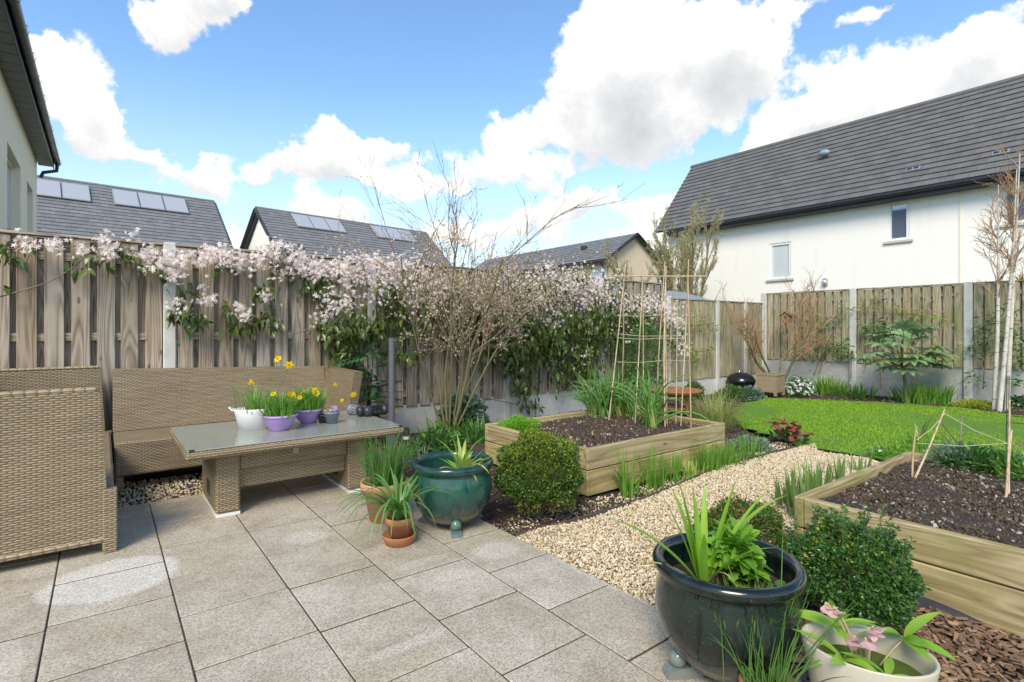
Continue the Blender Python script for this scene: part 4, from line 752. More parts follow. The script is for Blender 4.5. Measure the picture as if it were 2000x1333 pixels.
# ============================================================ shrubs: helpers
def shell_pts(n,c,r,inner=.75,low=-.75):
    d=rdir(n,low,1.); rr=np.cbrt(U(inner**3,1,n)); lump=1+.10*np.sin(d[:,0]*5+1)*np.sin(d[:,1]*6)+.06*np.sin(d[:,2]*9+d[:,0]*4)+.09*np.sin(d[:,0]*13)*np.sin(d[:,1]*11+2)*np.sin(d[:,2]*12); return d*np.array(r)*(rr*lump)[:,None]+np.array(c),d
def box_bush(name,label,c,r,n,leaf,lm,tm,tipfrac=.12,low=-.75,brown=0.,cat='shrub',sprigs=0):
    t=thing(name,label,cat,(c[0],c[1],0)); cz=c[2]
    pos,d=shell_pts(n,(0,0,cz),r,.78,low); a=d*.8+rdir(n)*.75; a[:,2]+=.25; m=RG.random(n)<tipfrac*np.clip(.2+1.6*d[:,2],0.15,2)
    # leaves come in little rosettes
    k=n//5; pr=np.repeat(pos[:k],5,0)+RG.normal(0,leaf*.45,(k*5,3)); dr=np.repeat(d[:k],5,0)+rdir(k*5)*.95; mr=np.repeat(m[:k],5)
    b=(pr[:,2]<cz-.45*r[2])&(RG.random(len(dr))<brown)
    g=(~mr)&(~b)
    tag(MB().add(*scatter(TINY,frames(dr[g],U(0,6.3,g.sum())),pr[g],U(.7,1.25,g.sum())*leaf)).obj('foliage',lm,t),kind='stuff')
    if mr.any(): tag(MB().add(*scatter(TINY,frames(dr[mr]+[0,0,.5],U(0,6.3,mr.sum())),pr[mr]*[1.02,1.02,1]+[0,0,leaf*.3],U(.6,.95,mr.sum())*leaf)).obj('new_tips',tm,t),kind='stuff')
    if b.any(): tag(MB().add(*scatter(TINY,frames(dr[b],U(0,6.3,b.sum())),pr[b]*[.97,.97,1],U(.6,1.,b.sum())*leaf)).obj('dead_foliage','box_brown',t),kind='stuff')
    mb=MB()
    for q in range(26):
        e,_=shell_pts(1,(0,0,cz),np.array(r)*.62,.9,low); e=e[0]; mb.add(*tube(smooth_path([(U(-.02,.02),U(-.02,.02),-.05),(e[0]*.4,e[1]*.4,cz*.6+e[2]*.2),e],6),np.linspace(.007,.0025,6),4))
    mb.obj('stems','bark',t)
    if sprigs:
        mb=MB(); mt=MB()
        for q in range(sprigs):
            e,dd=shell_pts(1,(0,0,cz),np.array(r)*.95,.95,.1); e=e[0]; tip=e+np.array([dd[0,0]*.03,dd[0,1]*.03,U(.05,.15)]); mb.add(*tube([e,tip],[.002,.0012],4))
            nn=26; s=U(0,1,nn); mt.add(*scatter(TINY,frames(rdir(nn,-.2,.9),U(0,6.3,nn)),e+(tip-e)*s[:,None],U(.8,1.2,nn)*leaf))
        tag(mt.obj('sprig_leaves',lm,t),kind='stuff'); tag(mb.obj('sprig_stems','bark_green',t),kind='stuff')
    return t
box_bush('box_ball','clipped round box ball with yellow tips beside the sea green pot',(2.42,2.86,.265),(.285,.285,.27),34000,.0185,'box_leaf','box_tip',.26,-.8,.55)
box_bush('box_shrub','leafy fresh green box bush in front of the bare soil bed',(2.60,.97,.20),(.20,.225,.20),17000,.021,'box_fresh','box_tip',.07,-.75,0,sprigs=46)
box_bush('box_shrub','low dark thin box bush behind the near black pot',(2.68,1.52,.17),(.27,.2,.17),13000,.018,'box_leaf','bronze',.10,-.6,.5)
# ============================================================ strap leaved plants
def clump(name,label,loc,n,L,wd,rad,lean,bend,mat,S=6,fold=.3,rnd=False,cat='plant',group=None,flop=0.,pw=1.4,flowers=None,zoff=-.05):
    b=np.column_stack([RG.normal(0,rad*.5,n),RG.normal(0,rad*.5,n),np.full(n,zoff)]); az=np.arctan2(b[:,1],b[:,0])+U(-.9,.9,n)
    th=np.abs(RG.normal(0,lean,n)); bd=np.abs(RG.normal(bend,bend*.6,n))+(RG.random(n)<flop)*U(.9,1.9,n)
    o=MB().add(*blades(b,az,th,bd,L*U(.55,1.08,n),wd*U(.7,1.15,n),S,fold,rnd,pw)).obj(name,mat,smooth=True); o.location=loc; return tag(o,label,cat,group)
def strap_plant(name,label,loc,leaves,mat,cat='plant',S=10,fold=.35,pw=1.3):
    # each leaf its own object: (az, tilt, bend, length, width, mat)
    t=thing(name,label,cat,loc)
    for (az,th,bd,L,wd,*rest) in leaves:
        b=np.array([[.018*math.cos(az),.018*math.sin(az),0]]); V,Fq=blades(b,az,th,bd,L,wd,S,fold,False,pw); MB().add(V,Fq).obj('leaf',rest[0] if rest else mat,t,smooth=True)
    return t
rtz=math.atan2(RT[1],RT[0]); fwz=YAW
# sea green pot: pale strappy plant
L1=[]
for k in range(26): L1.append((U(0,6.28),abs(RG.normal(.5,.35)),U(.4,1.3),U(.16,.30),U(.020,.030),random.choice(['lily_leaf','lily_pale','lily_pale'])))
L1+=[(rtz+PI*.9,.12,.25,.27,.028,'lily_leaf'),(rtz+.1,.9,.5,.32,.02,'lily_leaf'),(rtz-.9,.7,1.5,.32,.028,'lily_pale')]
strap_plant('strappy_plant','pale green strappy plant growing in the sea green pot',(G1[0]+.055,G1[1]-.03,.325),L1,'lily_leaf')
# near black pot: tall strap plant + lettuce
L2=[(rtz+PI-.5,.15,.12,.42,.034),(rtz+PI-.1,.30,.25,.40,.031),(rtz+PI+.6,.08,.1,.38,.034),(rtz+.2,.25,.12,.40,.031),(rtz+PI-.2,.7,.7,.42,.035),(rtz+.1,.45,.35,.42,.03),(rtz-.9,.55,.7,.34,.032),(rtz+.35,.55,.9,.50,.026),(rtz+PI+.3,.9,.6,.30,.022,'lily_pale'),(rtz+1.2,.2,.2,.36,.031),(rtz-1.9,.35,.4,.28,.031),(rtz+2.2,.25,.3,.36,.031),(rtz-.4,.2,.2,.30,.035),(rtz+2.8,.1,.15,.33,.035),(rtz+.6,.7,.8,.40,.026),(rtz-1.4,.5,1.3,.22,.012,'dry_leaf')]
strap_plant('strap_lily','tall upright strap leaved plant in the near black pot',(G2[0]-RT[0]*.085,G2[1]-RT[1]*.085,.325),L2,'lily_leaf',S=12)
t=thing('lettuce_plant','bushy serrated bright green leafy plant in the near black pot','plant',(G2[0]+RT[0]*.05+FW[0]*.03,G2[1]+RT[1]*.05+FW[1]*.03,.325))
tp=[]
for k in range(4):
    V,Fq=leaf_tpl(1.,.5+.05*k,.35,.28+.06*k,10,.05,.6,.06); V[:,0]*=1+.16*np.where((np.arange(len(V))//3)%2==0,1,-1); tp.append((V,Fq))
n=190; a=U(0,6.28,n); el=np.abs(RG.normal(.65,.4,n)); d=np.stack([np.cos(a)*np.cos(el),np.sin(a)*np.cos(el),np.sin(el)],1); pos=np.column_stack([d[:,0]*.035,d[:,1]*.035,U(.0,.15,n)])
pieces(t,'leaf',tp,'lettuce',frames(d,RG.normal(0,.5,n)),pos,U(.045,.095,n))
o=clump('moss_clump','mossy ferny tuft at the front of the near black pot',(G2[0]-FW[0]*.13+.02,G2[1]-FW[1]*.13,.33),260,.06,.006,.13,.8,.5,'moss',3,.2,zoff=-.005); tag(o,kind='stuff'); del o['category']
n=7; t=thing('seedlings','few small round leaved seedlings in the near black pot','seedling',(G2[0]+RT[0]*.14-FW[0]*.06,G2[1]+RT[1]*.14-FW[1]*.06,.33)); d=rdir(n,.1,.5); pieces(t,'leaf',[leaf_tpl(1,.9,.1,.05,5,.3,.55)],'herb',frames(d,U(-.3,.3,n)),np.column_stack([RG.normal(0,.03,n),RG.normal(0,.03,n),U(.0,.02,n)]),U(.025,.04,n))
# chives in the larger terracotta pot, floppy leaves in the small one
clump('chives','dense upright chives growing in the larger terracotta pot',(T1[0],T1[1],.215),230,.37,.0055,.10,.2,.3,'chive',6,.2,True,zoff=0)
Lf=[(U(0,6.28),abs(RG.normal(.25,.15)),U(1.9,2.9),U(.36,.58),U(.013,.021)) for k in range(46)]+[(rtz+PI,.5,1.9,.60,.018),(rtz+PI-.3,.6,2.1,.52,.016)]+[(U(0,6.28),abs(RG.normal(.2,.1)),U(.3,.8),U(.25,.36),U(.012,.018)) for k in range(10)]
strap_plant('floppy_allium','floppy grassy leaves spilling from the small terracotta pot',(T2[0],T2[1],.125),Lf,'chive',S=10,fold=.25,pw=1.15)
clump('chives','sparse wispy chives at the foot of the cream planter',(TP3[0],TP3[1],.10),90,.27,.0045,.07,.3,.5,'chive',7,.2,True,zoff=0)
clump('chives','few very tall thin chive stems over the cream planter rim',(TP3[0]+RT[0]*.03,TP3[1]+RT[1]*.03,.10),9,.52,.005,.05,.32,.25,'chive',8,.2,True,zoff=0)
# iris blades by the bare bed
for k,(px,py,nn,L) in enumerate(((1548,985,44,.36),(1578,1010,60,.46),(1600,975,44,.38),(1640,935,20,.30),(1680,915,16,.26))):
    p_=G(px,py); clump('iris_clump',['short iris blades beside the low dark box bush','tall iris blades against the corner of the bare bed','iris blades beside the tall clump along the bare bed','small iris blades halfway along the bare bed side','sparse iris blades near the far end of the bare bed'][k],(p_[0],max(p_[1],1.5),-.03),nn,L,.02,.09,.16,.12,'iris_leaf',5,.15,group='irises along the bare bed')
# daffodil foliage along the onion bed
for k,(px,py,nn,L,mt,fl,lb) in enumerate(((1232,955,36,.42,'daff_leaf',.35,'broad drooping daffodil leaves at the near corner of the onion bed'),(1272,935,80,.40,'daff_leaf',.05,'upright daffodil leaves in front of the onion bed planks'),(1310,925,70,.32,'daff_leaf',.05,'short upright leaves in front of the onion bed planks'),(1335,915,50,.18,'lily_pale',.3,'low pale leafy tuft in front of the onion bed'),(1365,905,240,.33,'daff_leaf',.15,'dense grassy tuft in front of the onion bed'),(1392,893,150,.30,'daff_leaf',.15,'grassy tuft by the far corner of the onion bed'),(1425,880,30,.32,'daff_leaf',.05,'few upright blades past the far corner of the onion bed'))):
    p_=G(px,py); clump('daffodil_leaves',lb,(p_[0],min(p_[1],2.86),-.03),nn,L,.017 if nn<60 else .009,.10 if nn<60 else .14,.15,.2,mt,6,.25,flop=fl)
# ============================================================ daffodils on the table
def daffodil_bowl(name,label,loc,n,L,r,fl,mat='daff_leaf',wd=.011):
    t=thing(name,label,'flowers',loc); b=np.column_stack([RG.normal(0,r*.45,n),RG.normal(0,r*.45,n),np.zeros(n)]); az=np.arctan2(b[:,1],b[:,0])+U(-.7,.7,n)
    MB().add(*blades(b,az,np.abs(RG.normal(0,.38,n)),U(.1,.9,n),L*U(.5,1.05,n),wd*U(.7,1.1,n),6,.3)).obj('leaves',mat,t,smooth=True)
    pet=leaf_tpl(1,.62,.15,.05,4,.1,.5)
    for (px,py,s) in fl:
        rr=ray(px); d0=np.array(loc[:2])@FW+U(-.05,.05); P0=np.array([rr[0]*d0,rr[1]*d0,H-(py-HY)/F_*d0])-np.array(loc)
        MB().add(*tube(smooth_path([(P0[0]*.3,P0[1]*.3,0),(P0[0]*.8,P0[1]*.8,P0[2]*.6),P0],8),[.0022]*8,5)).obj('stem',mat,t,smooth=True)
        f=np.array([-FW[0],-FW[1],.1])+rdir(1)[0]*.7; f/=np.linalg.norm(f); u=np.cross(f,[0,0,1]); u/=np.linalg.norm(u); v=np.cross(u,f)
        a=np.arange(6)*PI/3; d=u*np.cos(a)[:,None]+v*np.sin(a)[:,None]+f*.1; Rm=np.stack([np.cross(d,np.tile(f,(6,1))),d,np.tile(f,(6,1))],2)
        fo=MB().add(*scatter(pet,Rm,np.tile(P0,(6,1)),.029*s)).obj('flower','yellow_petal',t,smooth=True)
        V,Fq=lathe([(.003,0),(.0065,.008),(.007,.015),(.009,.02)],12); MB().add(V*s@np.stack([u,v,f],0)+P0,Fq).obj('trumpet','orange_petal',fo,smooth=True)
    return t
daffodil_bowl('daffodils','tall thin daffodil leaves in the white tub',(WT[0],WT[1],tz+.12),70,.28,.10,((543,702,1.2),(565,713,1.2),(492,747,1.1)),'daff_leaf',.009)
daffodil_bowl('daffodils','daffodils in the lilac bowl by the white tub',(BW1[0],BW1[1],tz+.09),300,.22,.105,((534,770,.9),(567,770,.9),(575,771,1.),(585,777,.8)))
daffodil_bowl('daffodils','daffodils in the lilac bowl by the grey pot',(BW2[0],BW2[1],tz+.085),280,.23,.10,((594,767,1.),(614,764,1.15),(618,770,1.),(610,788,.9),(615,803,.8),(655,751,.8),(690,771,1.),(668,783,.7)))
t=thing('viola_plant','wilting mauve flowers in the small grey pot','flowers',(GPp[0],GPp[1],tz+.078)); n=14; pieces(t,'petal',[leaf_tpl(1,.7,.2,.2,4,.2,.5)],'pink_petal',frames(rdir(n,-.1,.6),U(0,6,n)),np.column_stack([RG.normal(0,.025,n),RG.normal(0,.025,n),U(.01,.035,n)]),U(.02,.035,n)); MB().box(-.005,.045,-.004,.004,.02,.06,.001).obj('plant_tag','cardboard_tag',t)
# ============================================================ hellebores in the cream planter
t=thing('hellebore','pink hellebore with drooping flowers in the cream planter','flowers',(CPc[0],CPc[1],.20))
pet=leaf_tpl(1,.8,.3,.25,5,.15,.55)
for (px,py,d0) in ((1612,1182,1.72),(1628,1190,1.70),(1705,1228,1.66),(1690,1252,1.60),(1668,1248,1.64)):
    rr=ray(px); P0=np.array([rr[0]*d0,rr[1]*d0,H-(py-HY)/F_*d0])-np.array([CPc[0],CPc[1],.20])
    MB().add(*tube(smooth_path([(P0[0]*.15,P0[1]*.15,0),(P0[0]*.6,P0[1]*.6,P0[2]*.75),P0+[0,0,.015],P0],10),[.0035]*10,6)).obj('stem','dry_leaf',t,smooth=True)
    f=np.array([-FW[0]*.6,-FW[1]*.6,-.6])+rdir(1)[0]*.35; f/=np.linalg.norm(f); u=np.cross(f,[0,0,1]); u/=np.linalg.norm(u); v=np.cross(u,f)
    a=np.arange(5)*2*PI/5; d=u*np.cos(a)[:,None]*.75+v*np.sin(a)[:,None]*.75+f*.65
    pm=[MB().add(*pet).mesh('petal',smooth=True)]
    for k in range(5): mobj('petal',pm[0],'pink_petal',t,m4(frames(d[k:k+1],np.array([PI+U(-.3,.3)]))[0],P0,.036))
big=leaf_tpl(1,.28,.3,.35,8,.06,.45)
n=26; a=U(0,6.28,n); el=RG.normal(.45,.3,n); d=np.stack([np.cos(a)*np.cos(el),np.sin(a)*np.cos(el),np.sin(el)],1)
hub=np.repeat(np.array([[.13,-.06,.08],[-.09,.03,.05],[.02,.09,.09],[-.04,-.07,.03]]),7,0)[:n]; pieces(t,'leaf',[big],'lily_leaf',frames(d,RG.normal(0,.4,n)),hub,U(.08,.145,n))
for hb in np.unique(hub,axis=0): MB().add(*tube(smooth_path([(hb[0]*.3,hb[1]*.3,0),hb*[.7,.7,.7],hb],6),[.003]*6,5)).obj('leaf_stalk','dry_leaf',t,smooth=True)
# ============================================================ onions, parsley, canes in the onion bed
for k,(px,py,s) in enumerate(((1128,806,.8),(1150,812,.9),(1172,808,1.),(1195,812,.9),(1218,812,.9),(1242,808,.9),(1272,835,1.15),(1262,828,.9),(1205,800,.9),(1240,818,.8),(1280,828,1.),(1140,802,.9),(1180,815,.9))):
    p_=G(px,py,.29); q=(0,0); t=thing('onion_plant','flopping green onion with pale stem base in the square timber bed','onion',(min(p_[0],4.7),min(p_[1],4.2),.28),0,'onions in the timber bed'); mb=MB(); mp=MB(); n=16; b=np.column_stack([np.full(n,q[0])+RG.normal(0,.03,n),np.full(n,q[1])+RG.normal(0,.03,n),np.zeros(n)]); az=U(0,6.28,n)
    th=np.abs(RG.normal(.1,.3,n)); bd=np.where(RG.random(n)<.42,U(.1,.5,n),U(1.2,2.3,n)); L=s*U(.38,.74,n)
    mb.add(*blades(b,az,th,bd,L,U(.013,.022,n),9,.2,True,1.7)); m=12; mp.add(*blades(b[:m],az[:m]+.3,U(.1,.6,m),U(.2,.9,m),U(.14,.26,m)*s,U(.022,.036,m),6,.3))
    mb.obj('leaves','onion',t,smooth=True); tag(mp.obj('pale_stems','onion_pale',t,smooth=True),kind='stuff')
p_=(3.08,4.05); t=thing('parsley_clump','low bright green parsley mound at the corner of the onion bed','herb',(p_[0]+.12,p_[1]+.02,.27)); n=5200; pos,d=shell_pts(n,(0,0,.0),(.2,.24,.14),.55,0.); tag(MB().add(*scatter(TINY,frames(d+rdir(n)*.8,U(0,6.3,n)),pos,U(.012,.022,n))).obj('foliage','parsley',t),kind='stuff')
# bean frame of canes
fr=thing('cane_frame','tall bamboo cane frame tied with string in the onion bed','cane frame',(0,0,0))
def dpos(px,py,d0): r=ray(px); return np.array([r[0]*d0,r[1]*d0,H-(py-HY)/F_*d0])
CAN=[((1188,5.75),(1222,516,6.1)),((1212,6.25),(1218,560,6.1)),((1240,5.55),(1257,514,5.95)),((1256,6.0),(1255,530,5.95)),((1286,5.9),(1299,511,5.75)),((1299,5.35),(1301,520,5.7)),((1312,5.85),(1316,545,5.6)),((1320,5.6),(1324,570,5.6)),((1329,5.35),(1345,507,5.35)),((1350,5.15),(1344,540,5.3)),((1303,5.5),(1300,620,5.6))]
for (bx,bd),(tx,ty,td) in CAN:
    r=ray(bx)*bd; a=np.array([min(r[0],4.80),min(r[1],4.27),.22]); b_=dpos(tx,ty,td); MB().add(*tube(smooth_path([a,(a+b_)/2+RG.normal(0,.008,3),b_],10),np.linspace(.0068,.005,10)*(1+.12*(np.arange(10)%3==0)),6)).obj('cane','cane_wood',fr,smooth=True)
a=dpos(1185,540,6.15); b_=dpos(1378,540,5.2); MB().add(*tube([a,(a+b_)/2,b_],[.007]*3,6)).obj('cane','cane_wood',fr,smooth=True)
for yy in (617,655,663,707): 
    pts=[dpos(x,yy+U(-3,3),d0) for x,d0 in ((1206,5.9),(1250,5.75),(1294,5.6),(1340,5.35),(1346,5.3))]; MB().add(*tube(pts,[.003]*5,4)).obj('string','string',fr)
# sticks and strings over the bare bed
st=thing('stick_markers','thin sticks tied with string at the back of the bare bed','sticks',(0,0,0))
for p in (((1782,915,3.55),(1790,834,3.6)),((1784,917,3.5),(1845,800,3.75)),((1965,950,3.15),(1972,782,3.4)),((1970,945,3.2),(1976,840,3.3)),((1876,880,4.4),(1879,812,4.5)),((1878,868,4.5),(1840,828,4.5)),((1872,880,4.4),(1836,845,4.4)),((1985,890,4.2),(1940,893,4.1)),((1985,890,4.2),(1996,860,4.2))):
    a,b_=dpos(*p[0]),dpos(*p[1]); a[2]=min(a[2],.27); MB().add(*tube(smooth_path([a,(a+b_)/2+RG.normal(0,.012,3),b_],7),np.linspace(.008,.005,7),5)).obj('stick','cane_wood' if p[0][0]<1800 or p[0][0]>1960 and p[0][0]<1980 else 'twig',st,smooth=True)
for a,b_ in (((1790,860,3.6),(1845,808,3.75)),((1845,808,3.75),(1972,868,3.4)),((1790,866,3.6),(1972,866,3.4)),((1972,866,3.4),(2010,868,3.2))): MB().add(*tube([dpos(*a),(dpos(*a)+dpos(*b_))/2-[0,0,.02],dpos(*b_)],[.0022]*3,4)).obj('string','string',st)
ws=thing('wire_support','thin green wire plant support at the lawn edge','plant support',(0,0,0))
for x in (1965,1969): a=dpos(x,900,4.6); MB().add(*tube([(a[0],a[1],-.05),dpos(x+2,735,4.6)],[.004,.004],5)).obj('wire','wire_green',ws)
for y in (740,812,825): MB().add(*tube([dpos(1965,y,4.6),dpos(2010,y+4,4.4)],[.003]*2,4)).obj('wire','wire_green',ws)
# ============================================================ plants behind the bare bed
def mound(name,label,loc,r,n,leaf,mat,cat='plant',tpl=None,low=0.,flowers=None,inner=.5,fl_mat='white_petal',fl_size=.02,up=.3):
    t=thing(name,label,cat,loc); pos,d=shell_pts(n,(0,0,0),r,inner,low); dd=d+rdir(n)*.8; dd[:,2]+=up
    o=MB().add(*scatter(tpl or TINY,frames(dd,U(0,6.3,n) if tpl is None else RG.normal(0,.5,n)),pos,U(.7,1.2,n)*leaf)).obj('foliage',mat,t); tag(o,kind='stuff')
    if flowers:
        pos,d=shell_pts(flowers,(0,0,0),np.array(r)*1.04,.9,.05); mb=MB()
        a=np.tile(np.arange(5)*2*PI/5,flowers); f=np.repeat(d+rdir(flowers)*.4,5,0); f/=np.linalg.norm(f,axis=1)[:,None]; u=np.cross(f,[0,0,1.]); u/=np.linalg.norm(u,axis=1)[:,None]; v=np.cross(u,f); dr=u*np.cos(a)[:,None]+v*np.sin(a)[:,None]+f*.2
        mb.add(*scatter(TINY,np.stack([np.cross(dr,f),dr,f],2),np.repeat(pos,5,0),fl_size)); tag(mb.obj('blossom',fl_mat,t),kind='stuff')
    return t
LF=leaf_tpl(1,.38,.25,.3,4); LFb=leaf_tpl(1,.6,.2,.2,4); LFn=leaf_tpl(1,.22,.25,.35,4)
for k,(px,py,r,mt,lf,lb,fl) in enumerate(((1860,912,(.12,.16,.16),'grey_herb',.05,'silvery narrow leaved herb at the back corner of the bare bed',0),(1905,918,(.14,.2,.17),'herb',.055,'green leafy plant at the back of the bare bed beside silvery herb',0),(1955,925,(.16,.2,.14),'herb',.06,'leafy plant at the foot of the tall stick in the bare bed',0),(2000,935,(.2,.2,.15),'daff_leaf',.06,'bright leafy seedlings beside the tall stick in the bare bed',0))):
    p_=G(px,py,.28); mound('bed_plant',lb,(p_[0],p_[1],.27),r,520,lf,mt,tpl=LFn if k!=1 else LF)
for px,py,r,lb in ((1700,893,.09,'white flowering primrose at the far end of the gravel path'),(1735,893,.11,'little leafy plant between path end and bare bed'),(1770,880,.13,'leafy clump behind the far plank of the bare bed'),(1820,880,.13,'green leaves by the lawn behind the bare bed')): p_=G(px,py); mound('edge_plant',lb,(p_[0]+.15,p_[1],-.04),(r,r,r*1.2),150,.06,'daff_leaf',tpl=LFn,flowers=8 if px==1700 else 0)
p_=G(1795,850); clump('bent_leaves','bent dark leek leaves between lawn and bare bed',(p_[0],p_[1],-.03),7,.34,.03,.04,.25,.6,'iris_leaf',7,.3)
# ============================================================ borders by the side fence
def at_g(px,py): p_=G(px,py); return (p_[0],p_[1],-.05)
for px,py,nn,L,wd,mt,lean,bend,lb in ((885,845,70,.26,.035,'daff_leaf',.5,.6,'broad green leaves at the foot of the flowering shrub'),(930,850,70,.24,.032,'herb',.5,.7,'dense broad leaves next to the corner of the onion bed'),(1010,800,90,.30,.03,'daff_leaf',.35,.6,'bluebell leaves under the clematis beside the onion bed'),(1050,795,60,.26,.022,'daff_leaf',.35,.6,'strappy leaves below the hanging clematis greenery'),(828,900,26,.22,.012,'grey_herb',.25,.3,'silvery grassy tuft beside the black garden light'),(795,895,20,.20,.014,'iris_leaf',.3,.4,'short blades behind the terracotta pots')):
    clump('border_plant',lb,at_g(px,py),int(nn*1.6),L*1.35,wd,.24 if nn>30 else .08,lean,bend,mt,6,.3)
for px,py,r,mt,lf,tp,lb,fl,z in ((855,885,(.3,.26,.26),'herb',.07,LF,'dark leafy hellebore in front of the flowering shrub',0,-.04),(905,835,(.3,.26,.42),'grey_herb',.09,LFb,'grey green foxglove leaves behind the onion bed corner',0,-.04),(945,800,(.13,.13,.32),'purple_leaf',.05,LFb,'dark purple leaved heuchera under the fence',0,-.04),(1355,775,(.18,.18,.3),'herb',.06,LF,'leafy plant with white flowers behind the ornamental grass',14,-.04),(1430,775,(.3,.25,.22),'herb',.06,LF,'green perennial clump beside the ornamental grass',0,-.04),(1465,775,(.3,.22,.2),'grey_herb',.06,LF,'greyish clump in front of the kettle barbecue',0,-.04),(1395,875,(.16,.13,.06),'grey_herb',.03,TINY,'low grey thyme mat past the onion bed corner',0,-.05),(1465,868,(.24,.2,.12),'grey_herb',.03,TINY,'grey green lavender cushion beside the red hellebore',0,-.05),(1560,768,(.28,.28,.34),'herb',.05,LF,'rounded bush covered in small white flowers beside the wicker planter',150,-.04),(1995,790,(.2,.3,.25),'herb',.07,LFb,'dark leafy shrub at the foot of the birches',6,-.04),(1905,790,(.35,.3,.1),'box_tip',.04,TINY,'low yellow green ground cover beside the birches',0,-.05)):
    p_=at_g(px,py); mound('border_plant',lb,(p_[0],p_[1],z),r,int(1100*max(r)/.25) if tp is not TINY else 2600,lf,mt,tpl=None if tp is TINY else tp,flowers=fl,fl_size=.03)
# red hellebore by the path end
p_=at_g(1535,862); t=mound('red_hellebore','hellebore with wine red bracts at the end of the gravel path',(p_[0],p_[1],-.04),(.15,.22,.16),60,.08,'mahonia',tpl=LFb); n=60; pos=np.column_stack([RG.normal(0,.07,n)+RT[0]*.03,RG.normal(0,.1,n)+RT[1]*.03,U(.1,.27,n)]); pieces(t,'bract',[leaf_tpl(1,.8,.25,.2,5,.15,.5)],'red_leaf',frames(rdir(n,-.3,.6),U(-.6,.6,n)),pos,U(.06,.10,n))
# ornamental grass
p_=at_g(1398,828); clump('ornamental_grass','arching pale green ornamental grass tussock beside the lawn',(p_[0],p_[1],-.04),620,.62,.006,.20,.30,1.1,'orn_grass',8,.2,pw=1.2)
# iris and leafy clumps along the rear fence
for px,py,nn,L,lb in ((1612,765,60,.36,'bright strap leaved clump in the rear border beside the white flowers'),(1650,770,40,.26,'low strap leaved clump by the rear fence post'),(1680,772,40,.28,'sprawling strap leaved clump near the large leaved shrub'),(1785,782,70,.34,'dense strap leaved clump under the large leaved shrub'),(1830,782,70,.34,'dense strap leaved clump right of the large leaved stem'),(1600,755,30,.4,'iris blades against the rear concrete boards')):
    clump('rear_clump',lb,at_g(px,py),int(nn*1.8),L*1.35,.026,.24,.25,.5,'daff_leaf',6,.3)
p_=at_g(1735,770); mound('rear_shrub','dark fern like shrub left of the large leaved shrub',(p_[0]+.3,p_[1],-.04),(.25,.3,.55),500,.09,'mahonia',tpl=LFn)
# ============================================================ woody plants
def branch(segs,p,d,L,r,depth,spread,droop=0.,n=6,up=.0,jit=.10):
    pts=[np.array(p,float)]; d=np.array(d,float); 
    for k in range(n):
        d=d+RG.normal(0,jit,3)+np.array([0,0,up-droop*k/n]); d/=np.linalg.norm(d); pts.append(pts[-1]+d*L/n)
    segs.append((np.array(pts),np.linspace(r,r*.55,n+1),depth)); return np.array(pts),d
def grow(segs,p,d,L,r,depth,maxd,kids,spread,ratio=.62,up=.05,droop=0.,jit=.10,first=.35):
    pts,dd=branch(segs,p,d,L,r,depth,spread,droop,6 if depth<2 else 4,up,jit)
    if depth>=maxd: return
    for k in range(kids[depth]):
        s=first+(1-first)*(k+RG.random())/kids[depth]; i=s*(len(pts)-1); a=int(i); q=pts[a]+(pts[min(a+1,len(pts)-1)]-pts[a])*(i-a); t0=pts[min(a+1,len(pts)-1)]-pts[a]; t0/=np.linalg.norm(t0)+1e-9
        nd_=t0+rdir(1)[0]*spread; nd_/=np.linalg.norm(nd_); grow(segs,q,nd_,L*ratio*U(.7,1.15),r*.5*(1-.35*s)+.0008,depth+1,maxd,kids,spread,ratio,up,droop,jit,.15)
def wood(par,segs,mats,names=('trunk','branches','twigs'),cut=(0,1),rmin=.0016):
    for nm,mt,lo,hi in ((names[0],mats[0],0,cut[0]),(names[1],mats[1],cut[0]+1,cut[1]),(names[2],mats[2],cut[1]+1,9)):
        g=[s for s in segs if lo<=s[2]<=hi]
        if not g: continue
        if lo==0 and len(g)<=14:
            for s in g: MB().add(*tube(s[0],np.maximum(s[1],rmin),8)).obj(names[0],mt,par,smooth=True)
            continue
        mb=MB()
        for s in g: mb.add(*tube(s[0],np.maximum(s[1],rmin),5 if lo<2 else 4))
        o=mb.obj(nm,mt,par,smooth=True)
        if lo>1: tag(o,kind='stuff')
def along(segs,depths,n):
    ss=[s for s in segs if s[2] in depths]; P=[];D=[]
    for s in ss:
        k=n; i=U(0,len(s[0])-1.001,k); a=i.astype(int); f=(i-a)[:,None]; P.append(s[0][a]*(1-f)+s[0][a+1]*f); D.append(s[0][a+1]-s[0][a])
    D=np.concatenate(D); return np.concatenate(P),D/(np.linalg.norm(D,axis=1)[:,None]+1e-9)
